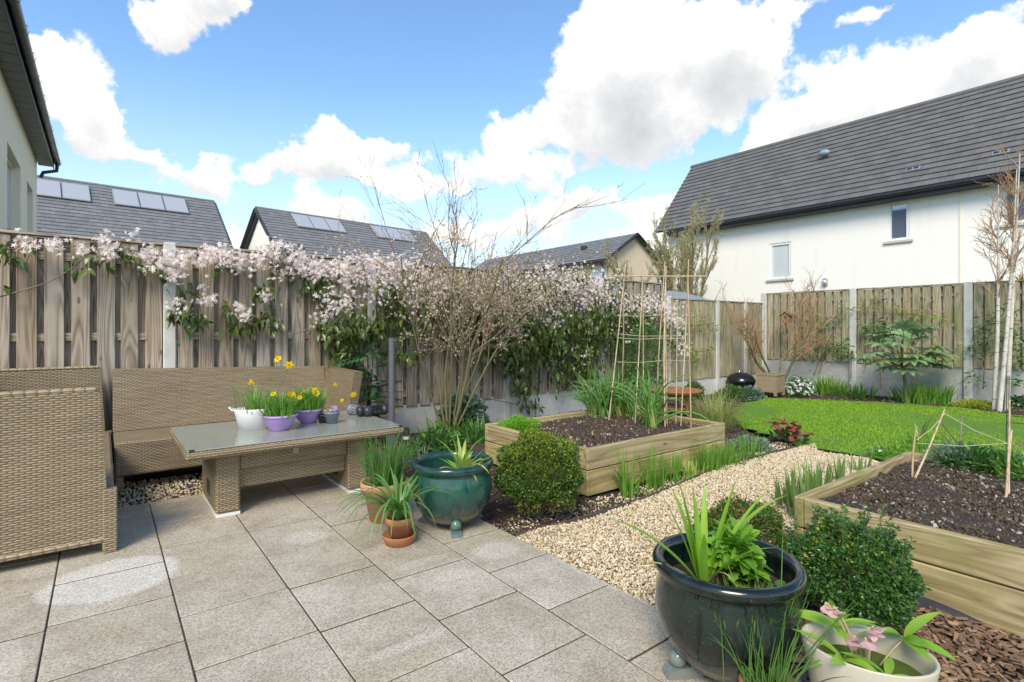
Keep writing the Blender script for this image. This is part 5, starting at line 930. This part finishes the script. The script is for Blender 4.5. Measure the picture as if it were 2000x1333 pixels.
# flowering shrub with tan buds in front of the fence
am=thing('flowering_shrub','tall many stemmed shrub with tan buds in front of the clematis','shrub',(3.33,5.62,-.05)); segs=[]
for k in range(12):
    a=U(0,6.28); ln=U(.05,.46); wide=(RT*math.cos(a)*1.15+FW*math.sin(a)*.6); d=(wide[0]*ln,wide[1]*ln,1.); grow(segs,(wide[0]*U(.0,.09),wide[1]*U(0,.09),0),d,U(1.5,2.35),U(.012,.023),0,3,(6,5,3),.72,.50,.03,.0,.085,.40)
wood(am,segs,('bark_green','twig','twig'))
for zc,cnt,mt,sz in (((1,2,3),9,'bud_tan',.027),((2,3),2,'bud_green',.04)):
    P_,D_=along(segs,zc,cnt); z=P_[:,2]; keep=RG.random(len(z))<np.clip(1.25-np.abs(z-1.55)/.9,.10,1.)*(.8 if mt=='bud_tan' else .10); P_,D_=P_[keep],D_[keep]; n=len(P_)
    tag(MB().add(*scatter(TINY,frames(D_+rdir(n)*.8+[0,0,.5],U(0,6.3,n)),P_+RG.normal(0,.008,(n,3)),U(.6,1.3,n)*sz)).obj('buds' if mt=='bud_tan' else 'young_leaves',mt,am),kind='stuff')
# red twigged small maple behind the wicker planter
mp_=thing('twiggy_maple','bare red twigged multi stemmed small tree behind the wicker planter','tree',(10.95,5.45,-.05)); segs=[]
for k in range(6):
    a=k*1.05+U(-.2,.2); d=(RT[0]*math.cos(a)*.62+FW[0]*math.sin(a)*.4,RT[1]*math.cos(a)*.62+FW[1]*math.sin(a)*.4,1.); grow(segs,(0,0,0),d,U(1.45,1.85),.024,0,3,(6,6,4),.75,.50,.05,.0,.10,.36)
wood(mp_,segs,('bark_green','twig_red','twig_red'),rmin=.0022)
P_,D_=along(segs,(3,),3); keep=RG.random(len(P_))<.5; P_=P_[keep]; n=len(P_); tag(MB().add(*scatter(TINY,frames(rdir(n),U(0,6,n)),P_,U(.012,.024,n))).obj('leaf_buds','bronze',mp_),kind='stuff')
P_,D_=along(segs,(2,),2); keep=RG.random(len(P_))<.35; P_=P_[keep]; n=len(P_); tag(MB().add(*scatter(TINY,frames(rdir(n),U(0,6,n)),P_,U(.02,.04,n))).obj('young_leaves','young_leaf',mp_),kind='stuff')
# birches
bi=[]
for k,(px,py,tx,ty,lb) in enumerate(((1942,795,1950,360,'slender white birch stem leaning least, nearest the large leaved shrub'),(1952,797,1986,330,'middle white birch stem with peeling brown patches'),(1966,795,1992,300,'outer white birch stem leaning away from the large leaved shrub'))):
    b0=G(px,py); t=thing('birch_tree',lb,'tree',(b0[0],b0[1],-.06)); d0=b0[0]*FW[0]+b0[1]*FW[1]; top=dpos(tx,ty,d0)-np.array([b0[0],b0[1],-.06]); segs=[]
    pts=smooth_path([(0,0,0),top*.35+RG.normal(0,.02,3),top*.7+RG.normal(0,.03,3),top],16); rad=np.linspace(.036,.006,16); segs.append((pts,rad,0))
    for q in range(17):
        s=U(.45,.98); i=int(s*15); a=U(0,6.28); grow(segs,pts[i],(math.cos(a)*.5,math.sin(a)*.5,.85),U(.35,.75)*(1.25-s*.6),.008,1,3,(0,5,3),.6,.5,.02,.0,.11,.15)
    MB().add(*tube(pts,rad,12)).obj('trunk','birch_bark',t,smooth=True); wood(t,[s for s in segs if s[2]>0],('twig_red','twig_red','twig_red'),('branches','branches','twigs'),(0,2),.0022)
# bark marks: thin dark bands
    mb=MB()
    for q in range(26): i=int(U(0,9)); c=pts[i]*(1-.5)+pts[i+1]*.5; r=rad[i]*1.01; an=np.linspace(0,U(.8,2.4),6)+U(0,6.28); mb.add(*tube(np.column_stack([c[0]+r*np.cos(an),c[1]+r*np.sin(an),np.full(6,c[2]+U(-.06,.06))]),[.004]*6,4))
    tag(mb.obj('bark_marks','bark',t),kind='stuff')
# tall willowy tree beyond the corner, and a lower bush
def airy_tree(name,label,loc,h,rx,n,mat,leaf,stems=5):
    t=thing(name,label,'tree',loc); segs=[]
    for k in range(stems): a=U(0,6.28); grow(segs,(0,0,0),(math.cos(a)*.10*rx,math.sin(a)*.10*rx,1),h*U(.7,.95),.05,0,3,(9,6,3),.42,.32,.12,.0,.06,.3)
    wood(t,segs,('bark','twig','twig'),rmin=.006); P_,D_=along(segs,(2,3),n); m=len(P_); tag(MB().add(*scatter(LFn,frames(D_+rdir(m)*.7,U(0,6,m)),P_+RG.normal(0,.03,(m,3)),U(.6,1.3,m)*leaf)).obj('crown',mat,t),kind='stuff')
airy_tree('willowy_tree','tall airy pale green tree in front of the white house gable',(14.9,10.65,-.1),4.4,3.2,17,'far_leaf',.06,9)
airy_tree('green_bush','lower light green bush behind the clematis end',(13.2,11.3,-.1),3.3,2.8,9,'far_leaf',.06,6)
# cordyline tuft over the rear fence
p_=dpos(1990,545,10.6); t=thing('palm_tuft','spiky green palm tuft showing over the rear fence','palm',(p_[0]+.4,p_[1],0)); MB().add(*tube([(0,0,-.1),(0,0,2.0)],[.06,.05],8)).obj('trunk','bark',t)
n=60; MB().add(*blades(np.tile([0,0,2.0],(n,1)),U(0,6.28,n),U(.3,1.4,n),U(.2,.7,n),U(.4,.62,n),U(.02,.035,n),5,.3)).obj('crown','palm_leaf',t)
# large leaved shrub (rice paper plant)
b0=OX(1780,772,11.45); fa=thing('large_leaved_shrub','shrub with huge palmate pale green leaves against the rear fence','shrub',(b0[0]-.25,b0[1],-.05)); d0=(b0[0]-.25)*FW[0]+b0[1]*FW[1]
finger=leaf_tpl(1,.30,.22,.25,5,.05,.5); Fv=[];Ff=[]
for k in range(9):
    a=(k-4)*.5; Rm=np.array([[math.cos(a),-math.sin(a),0],[math.sin(a),math.cos(a),0],[0,0,1]]); Fv.append(finger[0]@Rm.T*(1-.05*abs(k-4))); Ff.append(finger[1]+15*0+k*len(finger[0]))
palm=(np.concatenate(Fv),np.concatenate(Ff)); mes=MB().add(*palm).mesh('leaf',smooth=True)
trunk=smooth_path([(0,0,0),(.02,.02,.35),(-.02,.05,.62)],8); MB().add(*tube(trunk,[.03]*4+[.026]*4,8)).obj('trunk','bark',fa,smooth=True)
for (px,py,s) in ((1700,690,.24),(1725,672,.26),(1745,655,.24),(1752,700,.25),(1775,690,.26),(1790,660,.25),(1800,705,.27),(1822,676,.24),(1840,690,.22),(1830,712,.24),(1765,640,.2),(1715,705,.22),(1770,720,.24),(1735,640,.2),(1810,640,.18),(1690,700,.18),(1760,672,.26),(1785,700,.26),(1735,690,.26),(1815,690,.25),(1755,660,.25),(1800,680,.26),(1845,705,.2),(1740,715,.22),(1720,655,.22),(1785,645,.22)):
    P0=dpos(px,py,d0+U(-.35,.2))-np.array([b0[0]-.25,b0[1],-.05]); s*=1.35; MB().add(*tube(smooth_path([trunk[-1],(trunk[-1]+P0)/2+[0,0,.06],P0],6),[.007]*6,5)).obj('leaf_stalk','bark_green',fa,smooth=True)
    out=P0-trunk[-1]; out[2]*=.2; out/=np.linalg.norm(out)+1e-6; dd=(out+np.array([-FW[0]*.5,-FW[1]*.5,-.15])); mobj('leaf',mes,'fatsia',fa,m4(frames(dd[None],np.array([U(-.3,.3)]))[0],P0,s))
# mahonia by the sofa end
b0=G(715,850); mh=thing('mahonia_shrub','dark spiky mahonia with bronze lower leaves beside the sofa end','shrub',(2.38,5.7,-.05)); n=0
pin=[];pf=[]
for k in range(7):
    for s in (-1,1):
        a=s*1.0; Rm=np.array([[math.cos(a),-math.sin(a),0],[math.sin(a),math.cos(a),0],[0,0,1]]); lf=leaf_tpl(.26,.13,.3,.1,3); pin.append(lf[0]@Rm.T+[0,k*.14,-.1*(k*.14)**2]); pf.append(lf[1]+len(pin[-1])*(len(pin)-1))
pinn=(np.concatenate(pin),np.concatenate(pf))
for nm,mt,zl,zh,cnt in (('frond','mahonia',.42,1.05,42),('bronze_frond','bronze',.2,.55,16)):
    a=U(0,6.28,cnt); z=U(zl,zh,cnt); el=U(-.35,.45,cnt); d=np.stack([np.cos(a)*np.cos(el),np.sin(a)*np.cos(el),np.sin(el)],1); pieces(mh,nm,[pinn],mt,frames(d,RG.normal(0,.3,cnt)),np.column_stack([d[:,0]*.04,d[:,1]*.04,z]),U(.22,.36,cnt))
for k in range(4): MB().add(*tube(smooth_path([(0,0,0),(U(-.05,.05),U(-.05,.05),.5),(U(-.1,.1),U(-.1,.1),1.)],8),[.011]*8,6)).obj('stem','bark',mh,smooth=True)
# ============================================================ climbers
FLW=[];fl_F=[]
pt=leaf_tpl(1,.42,.15,.12,3,.12,.5)
for k in range(5): a=k*2*PI/5; Rm=np.array([[math.cos(a),-math.sin(a),0],[math.sin(a),math.cos(a),0],[0,0,1]]); FLW.append(pt[0]@Rm.T); fl_F.append(pt[1]+k*len(pt[0]))
STAR=(np.concatenate(FLW),np.concatenate(fl_F))
cl=thing('clematis','evergreen clematis with pink white star flowers sprawling along the side fence','climber',(0,0,0))
fl=[];lf=[];CY=6.10
def zt(px,py,Y=CY): return OY(px,py,Y)
# flower sprays: pixel centres of clusters, spread, count
SP=[(45,475,20,10),(100,480,16,14),(160,490,14,9),(205,470,14,16),(215,492,18,18),(262,458,10,6),(285,495,18,26),(300,520,12,18),(340,510,18,36),(345,540,16,20),(398,502,20,34),(420,495,20,34),(450,505,20,34),(475,515,18,26),(405,585,12,12),(350,595,16,14),(470,600,12,12),(480,618,9,8),(395,560,9,5),(520,580,12,14),(515,500,20,40),(545,490,20,40),(575,505,20,40),(600,515,18,30),(550,535,12,10),(612,535,14,16),(590,525,16,22),(640,525,22,40),(670,520,20,30),(690,545,24,36),(705,510,20,26),(640,575,20,34),(630,620,14,14),(680,600,16,16),(660,600,14,12),(730,510,20,34),(755,545,22,36),(740,580,18,22),(770,520,18,26),(795,505,20,26),(800,560,24,30),(745,560,20,26),(810,590,16,16),(850,560,24,24),(880,545,20,20),(820,530,24,30),(905,560,20,16),(925,590,20,14),(985,540,20,26),(1000,560,24,34),(1020,590,22,20),(1045,545,24,40),(1060,575,24,34),(1080,535,20,34),(1085,600,20,30),(1080,625,14,20),(1075,640,10,10),(1105,560,24,44),(1120,540,24,44),(1140,590,20,34),(1135,565,22,38),(1165,550,24,44),(1180,575,24,40),(1205,585,22,34),(1190,560,20,30),(1225,595,22,34),(1260,590,22,34),(1250,610,22,30),(1275,600,18,28),(1245,640,16,22),(1220,650,14,14),(1295,600,18,26),(1310,625,18,28),(1320,650,16,26),(1330,680,14,20),(1145,695,12,12),(1015,650,8,5),(1020,630,8,6),(1060,520,14,10),(730,545,26,26),(870,580,24,14),(950,565,20,16),(1320,600,14,18),(1328,630,12,16)]
for px,py,s,c in SP:
    n=int(c*2.5); X=px+RG.normal(0,s*.78,n); Yp=py+RG.normal(0,s*.56,n); dep=CY-.0-np.abs(RG.normal(0,.1 if px<650 else .2,n))-.02
    for x,y,d_ in zip(X,Yp,dep): fl.append(zt(x,y,d_))
fl=np.array(fl); n=len(fl); f=np.tile([-.25,-.85,.25],(n,1))+rdir(n)*.75
a=rdir(n); Rm=frames(np.cross(f,a)/np.linalg.norm(np.cross(f,a),axis=1)[:,None],np.zeros(n)); x=np.cross(f,Rm[:,:,1]); x/=np.linalg.norm(x,axis=1)[:,None]; z=np.cross(x,Rm[:,:,1]); Rm=np.stack([x,Rm[:,:,1],z],2)
flip=(np.einsum('ni,ni->n',z,f)<0); Rm[flip,:,0]*=-1; Rm[flip,:,2]*=-1
pieces(cl,'flower',[STAR],'clem_petal',Rm,fl,U(.016,.029,n),300,False,'flower_mass')
LV=[(20,500,18,10),(12,480,14,6),(5,560,8,3),(60,490,20,5),(160,510,22,7),(185,500,16,6),(210,520,14,5),(240,490,18,8),(250,505,20,8),(290,520,20,10),(318,540,14,6),(360,570,12,10),(350,610,20,20),(370,625,24,24),(400,620,14,8),(450,640,10,8),(440,610,14,10),(430,520,16,8),(470,630,14,10),(495,630,16,12),(525,610,18,16),(535,625,16,14),(510,570,14,10),(525,560,14,10),(548,500,20,12),(560,520,20,14),(600,550,20,20),(620,565,20,20),(640,560,18,16),(650,640,22,26),(665,660,22,30),(680,680,20,26),(700,650,24,34),(720,640,24,30),(690,620,24,30),(745,650,20,18),(660,690,16,14),(680,700,16,12),(625,640,12,10),(740,560,30,26),(780,590,30,40),(800,640,26,26),(760,620,24,24),(840,610,34,46),(890,600,30,40),(930,630,30,40),(900,650,30,40),(945,610,24,30),(980,640,30,70),(1010,610,30,60),(990,690,24,40),(1010,720,24,40),(1030,680,30,90),(1050,640,30,70),(1025,750,20,30),(1070,680,28,80),(1090,650,28,70),(1110,700,30,80),(1100,740,20,20),(1130,640,30,80),(1150,680,30,80),(1160,630,28,70),(1180,610,30,60),(1190,650,30,70),(1210,630,24,50),(1150,730,24,46),(1240,620,26,50),(1270,630,26,40),(1290,640,24,40),(1310,660,20,20),(1000,560,30,30),(1060,560,30,30),(1130,540,26,26),(1200,570,26,26),(1090,590,30,40),(1040,790,16,14),(1020,780,14,12),(780,690,20,16),(800,700,18,12),(955,680,16,14),(940,700,14,10)]
for px,py,s,c in LV:
    n=int(c*(1.5 if px<620 else 2.6)); X=px+RG.normal(0,s*.62,n); Yp=py+RG.normal(0,s*.6,n); dep=CY-np.abs(RG.normal(0,.05 if px<650 else .16,n))-.015
    for x,y,d_ in zip(X,Yp,dep): lf.append(zt(x,y,d_))
lf=np.array(lf); n=len(lf); d=np.column_stack([RG.normal(0,.5,n),RG.normal(-.25,.35,n),RG.normal(-.75,.45,n)])
pieces(cl,'leaf',[leaf_tpl(1,.34,.25,.2,5,.04,.4),leaf_tpl(1,.42,.2,.35,5,.04,.42)],'clem_leaf',frames(d,RG.normal(0,.5,n)),lf,U(.06,.125,n),300,True,'leaf_mass')
vines=[[(0,488),(60,485),(140,482),(200,470)],[(0,580),(90,555),(150,520),(185,475),(215,465)],[(200,470),(260,490),(330,505),(420,505),(520,505),(620,530)],[(255,590),(258,540),(265,515)],[(310,515),(345,525),(350,600)],[(435,515),(470,530),(475,620)],[(520,600),(545,640),(575,655),(610,640),(640,600),(660,560)],[(620,530),(720,550),(840,560),(980,570),(1100,570),(1300,610)],[(985,780),(990,700),(1000,600)],[(1100,760),(1090,680),(1080,600)],[(1180,770),(1170,680),(1190,600)],[(1010,790),(930,775),(850,770)],[(1000,770),(1030,690),(1060,600)],[(1325,700),(1322,640),(1300,600)]]
for v in vines: MB().add(*tube(smooth_path([zt(x,y,CY-.02-U(0,.03)) for x,y in v],18),np.linspace(.007,.004,18),5)).obj('stem','twig',cl,smooth=True)
# rambling green shrub below the clematis
p_=OY(1240,800,5.75); rb=mound('rambling_rose','fresh green leafy rambler under the clematis behind the cane frame',(7.1,5.75,.75),(.55,.3,.62),2600,.06,'herb',tpl=LF,low=-.95,inner=.35); 
mb=MB()
for k in range(8): mb.add(*tube(smooth_path([(U(-.15,.15),.1,-.8),(U(-.3,.3),0,-.2),(U(-.5,.5),U(-.2,.1),.4)],8),[.009]*8,5))
mb.obj('stems','bark_green',rb,smooth=True)
# trained climbers on the rear and corner fences
def trained(label,fn,lines,n,leaf,mat,clusters):
    t=thing('trained_climber',label,'climber',(0,0,0))
    for l in lines: MB().add(*tube(smooth_path([fn(x,y) for x,y in l],14),np.linspace(.010,.005,14),5)).obj('stem','twig_red' if 'thin' in label else 'bark',t,smooth=True)
    P_=[]
    for px,py,s,c in clusters: P_+=[fn(px+RG.normal(0,s),py+RG.normal(0,s*.6),U(0,.12)) for _ in range(int(c*1.5))]
    P_=np.array(P_); m=len(P_); tag(MB().add(*scatter(LF,frames(rdir(m,-.6,.6),U(-1,1,m)),P_,U(.8,1.5,m)*leaf)).obj('foliage',mat,t),kind='stuff')
fr_=lambda x,y,o=0.: OX(x,y,11.93-o); fc_=lambda x,y,o=0.: OY(x,y,6.08-o)
trained('dark evergreen climber trained beside the rear fence post',fr_,[[(1590,735),(1605,690),(1640,670)],[(1600,730),(1620,660),(1640,625)],[(1690,720),(1700,660),(1710,640)],[(1662,740),(1663,690)]],0,.07,'herb',((1610,628,16,40),(1600,670,22,50),(1635,675,14,40),(1700,640,14,50),(1725,635,14,40),(1640,605,12,20),(1595,690,20,30),(1660,690,8,30),(1720,660,14,30)))
trained('pale leaved climber with thin stems spread over the rear fence',fr_,[[(1720,760),(1715,640),(1740,600),(1840,610)],[(1665,600),(1760,605),(1850,610)],[(1780,760),(1790,640),(1800,590)],[(1830,700),(1840,640),(1850,600)],[(1700,590),(1730,575)]],0,.055,'young_leaf',((1700,600,16,30),(1745,605,16,30),(1790,620,14,30),(1715,580,14,16),(1810,610,14,16),(1835,625,12,14)))
trained('leafy climber on the rear fence behind the birches',fr_,[[(1920,760),(1925,680),(1940,620)],[(1960,760),(1970,690),(1990,640)],[(1900,640),(1950,630),(2000,625)]],0,.07,'herb',((1910,680,18,50),(1930,640,18,40),(1975,660,20,60),(1990,700,16,40),(1960,610,18,26),(1900,740,16,20),(1985,740,14,20)))
trained('espaliered fruit tree with young leaves on the corner fence',fc_,[[(1352,760),(1352,680),(1358,610)],[(1310,640),(1352,636),(1395,632)],[(1310,690),(1352,688),(1395,684)],[(1352,660),(1385,610),(1410,560)]],0,.06,'young_leaf',((1370,632,18,34),(1395,636,12,18),(1365,690,12,30),(1388,683,10,18),(1358,704,8,16),(1340,632,12,14)))
# ============================================================ garden things at the back
b0=G(1509,771); t=thing('wicker_planter','square wicker planter box at the lawn corner','planter',(b0[0]+.08,b0[1]+.08,0),.05); s=.19
for nm,a,b_ in (('side',(-s,s,-s,-s+.03),0),('side',(-s,s,s-.03,s),0),('side',(-s,-s+.03,-s+.032,s-.032),0),('side',(s-.03,s,-s+.032,s-.032),0)): rbox('side',t,a[0],a[1],a[2],a[3],.045,.36,.006,'rattan_small')
for x in (-s,s-.05):
    for y in (-s,s-.05): rbox('leg',t,x+.001,x+.049,y+.001,y+.049,-.02,.044,.004,'rattan_small')
for a in ((-s-.01,s+.01,-s-.01,-s+.04),(-s-.01,s+.01,s-.04,s+.01),(-s-.01,-s+.04,-s+.042,s-.042),(s-.04,s+.01,-s+.042,s-.042)): rbox('rim',t,*a,.362,.39,.006,'rattan_small')
MB().box(-s+.031,s-.031,-s+.031,s-.031,.05,.33).obj('soil','soil_pot',t)
b0=G(1455,765); t=thing('kettle_barbecue','black kettle barbecue lid beside the wicker planter','barbecue',(b0[0]+.2,b0[1]+.2,-.10)); MB().add(*lathe([(.27,.26),(.285,.27),(.285,.285),(.27,.33),(.22,.40),(.12,.45),(.001,.465)],36)).obj('lid','black_enamel',t,smooth=True); MB().add(*lathe([(.001,.06),(.12,.07),(.22,.14),(.27,.24),(.28,.262)],36)).obj('bowl','black_enamel',t,smooth=True)
V,Fq=tube([(-.06,0,.46),(-.05,0,.51),(.05,0,.51),(.06,0,.46)],[.01]*4,8); MB().add(V,Fq).obj('handle','steel',t,smooth=True)
for a in (0,2.1,4.2): MB().add(*tube([(.15*math.cos(a),.15*math.sin(a),.12),(.24*math.cos(a),.24*math.sin(a),.05)],[.012]*2,8)).obj('leg','steel',t)
b0=G(1318,812); t=thing('rusty_fire_bowl','rusty steel fire bowl table behind the onion bed','fire bowl',(b0[0],b0[1],0)); MB().add(*lathe([(.001,.335),(.30,.345),(.36,.375),(.385,.38),(.385,.365),(.30,.30),(.001,.27)],40)).obj('bowl','rust',t,smooth=True)
for a in (.4,2.5,4.6): MB().add(*tube([(.2*math.cos(a),.2*math.sin(a),.31),(.25*math.cos(a),.25*math.sin(a),-.06)],[.014]*2,6)).obj('leg','rust',t)
V,Fq=lathe([(.17,.11),(.19,.11),(.19,.13),(.17,.13),(.17,.11)],24); MB().add(V,Fq).obj('ring_shelf','rust',t)
b0=OX(1537,622,11.6); t=thing('bird_house','small brown wooden bird house hanging in the twiggy maple','bird house',tuple(b0)); MB().add(*prism([(-.08,-.1),(.08,-.1),(.08,.07),(0,.13),(-.08,.07)],lambda a,b_,q:((q-.5)*.14,a,b_))).obj('box','birdhouse_wood',t)
for s in (-1,1): V,Fc=prism([(0,.135),(s*.12,.05),(s*.12,.065),(0,.15)],lambda a,b_,q:((q-.5)*.19,a,b_)); MB().add(V,Fc).obj('roof_board','bark',t)
V,Fq=lathe([(.001,0),(.02,0),(.02,.004),(.001,.004)],12); MB().add(V[:,[2,0,1]]*[-1,1,1]+[-.0705,0,.02],Fq).obj('entrance','wire_black',t)
MB().add(*tube([(0,0,.14),(0,0,.5)],[.003]*2,4)).obj('hanger','wire_black',t)
# bits on the ground
for k,(px,py,lb) in enumerate(((250,963,'scrap of black weed membrane under the long sofa'),(372,948,'torn black membrane strip behind the table leg'))):
    p_=G(px,py); V=RG.normal(0,1,(7,3))*[.05,.04,.010]; V=np.column_stack([np.cos(np.arange(7))*.05,np.sin(np.arange(7)*2.1)*.04,U(-.03,.0,7)]); mb=MB()
    for q in range(6): c=RG.normal(0,.04,3)*[1,.5,.15]; w_=RG.normal(0,.03,(4,3))*[1,.7,.35]; mb.add(w_+c,[(0,1,2,3)])
    o=mb.obj('membrane_scrap','membrane'); o.location=(p_[0],p_[1],-.01); tag(o,lb,'membrane')
P_=smooth_path([(3.04,1.0,.0),(2.98,.85,.015),(2.96,.7,.0),(3.0,.55,-.03)],12); V=[];Fc=[]
for i,p in enumerate(P_): V+=[(p[0]+.03,p[1],p[2]-.05),(p[0]+.06,p[1],p[2]-.01),(3.06,p[1],p[2]+.0)]
for i in range(11): Fc+=[(3*i,3*i+1,3*i+4,3*i+3),(3*i+1,3*i+2,3*i+5,3*i+4)]
tag(MB().add(V,Fc).obj('membrane_scrap','membrane',smooth=True),'grey edge of weed membrane under the bare bed plank','membrane')
for k,(px,py) in enumerate(((612,1050),(640,1062),(650,1060),(622,1045),(590,1048),(562,1050),(285,1178))):
    p_=G(px,py); o=MB().add(*scatter(leaf_tpl(1,.5,.5,-.3,3),frames(rdir(1,-.1,.1),U(-.3,.3,1)),[(0,0,.004)],[.014])).obj('fallen_leaf','dry_leaf'); o.location=(p_[0],p_[1],.001); tag(o,'tiny dry brown leaf lying on the paving','leaf','dry leaves on the paving')
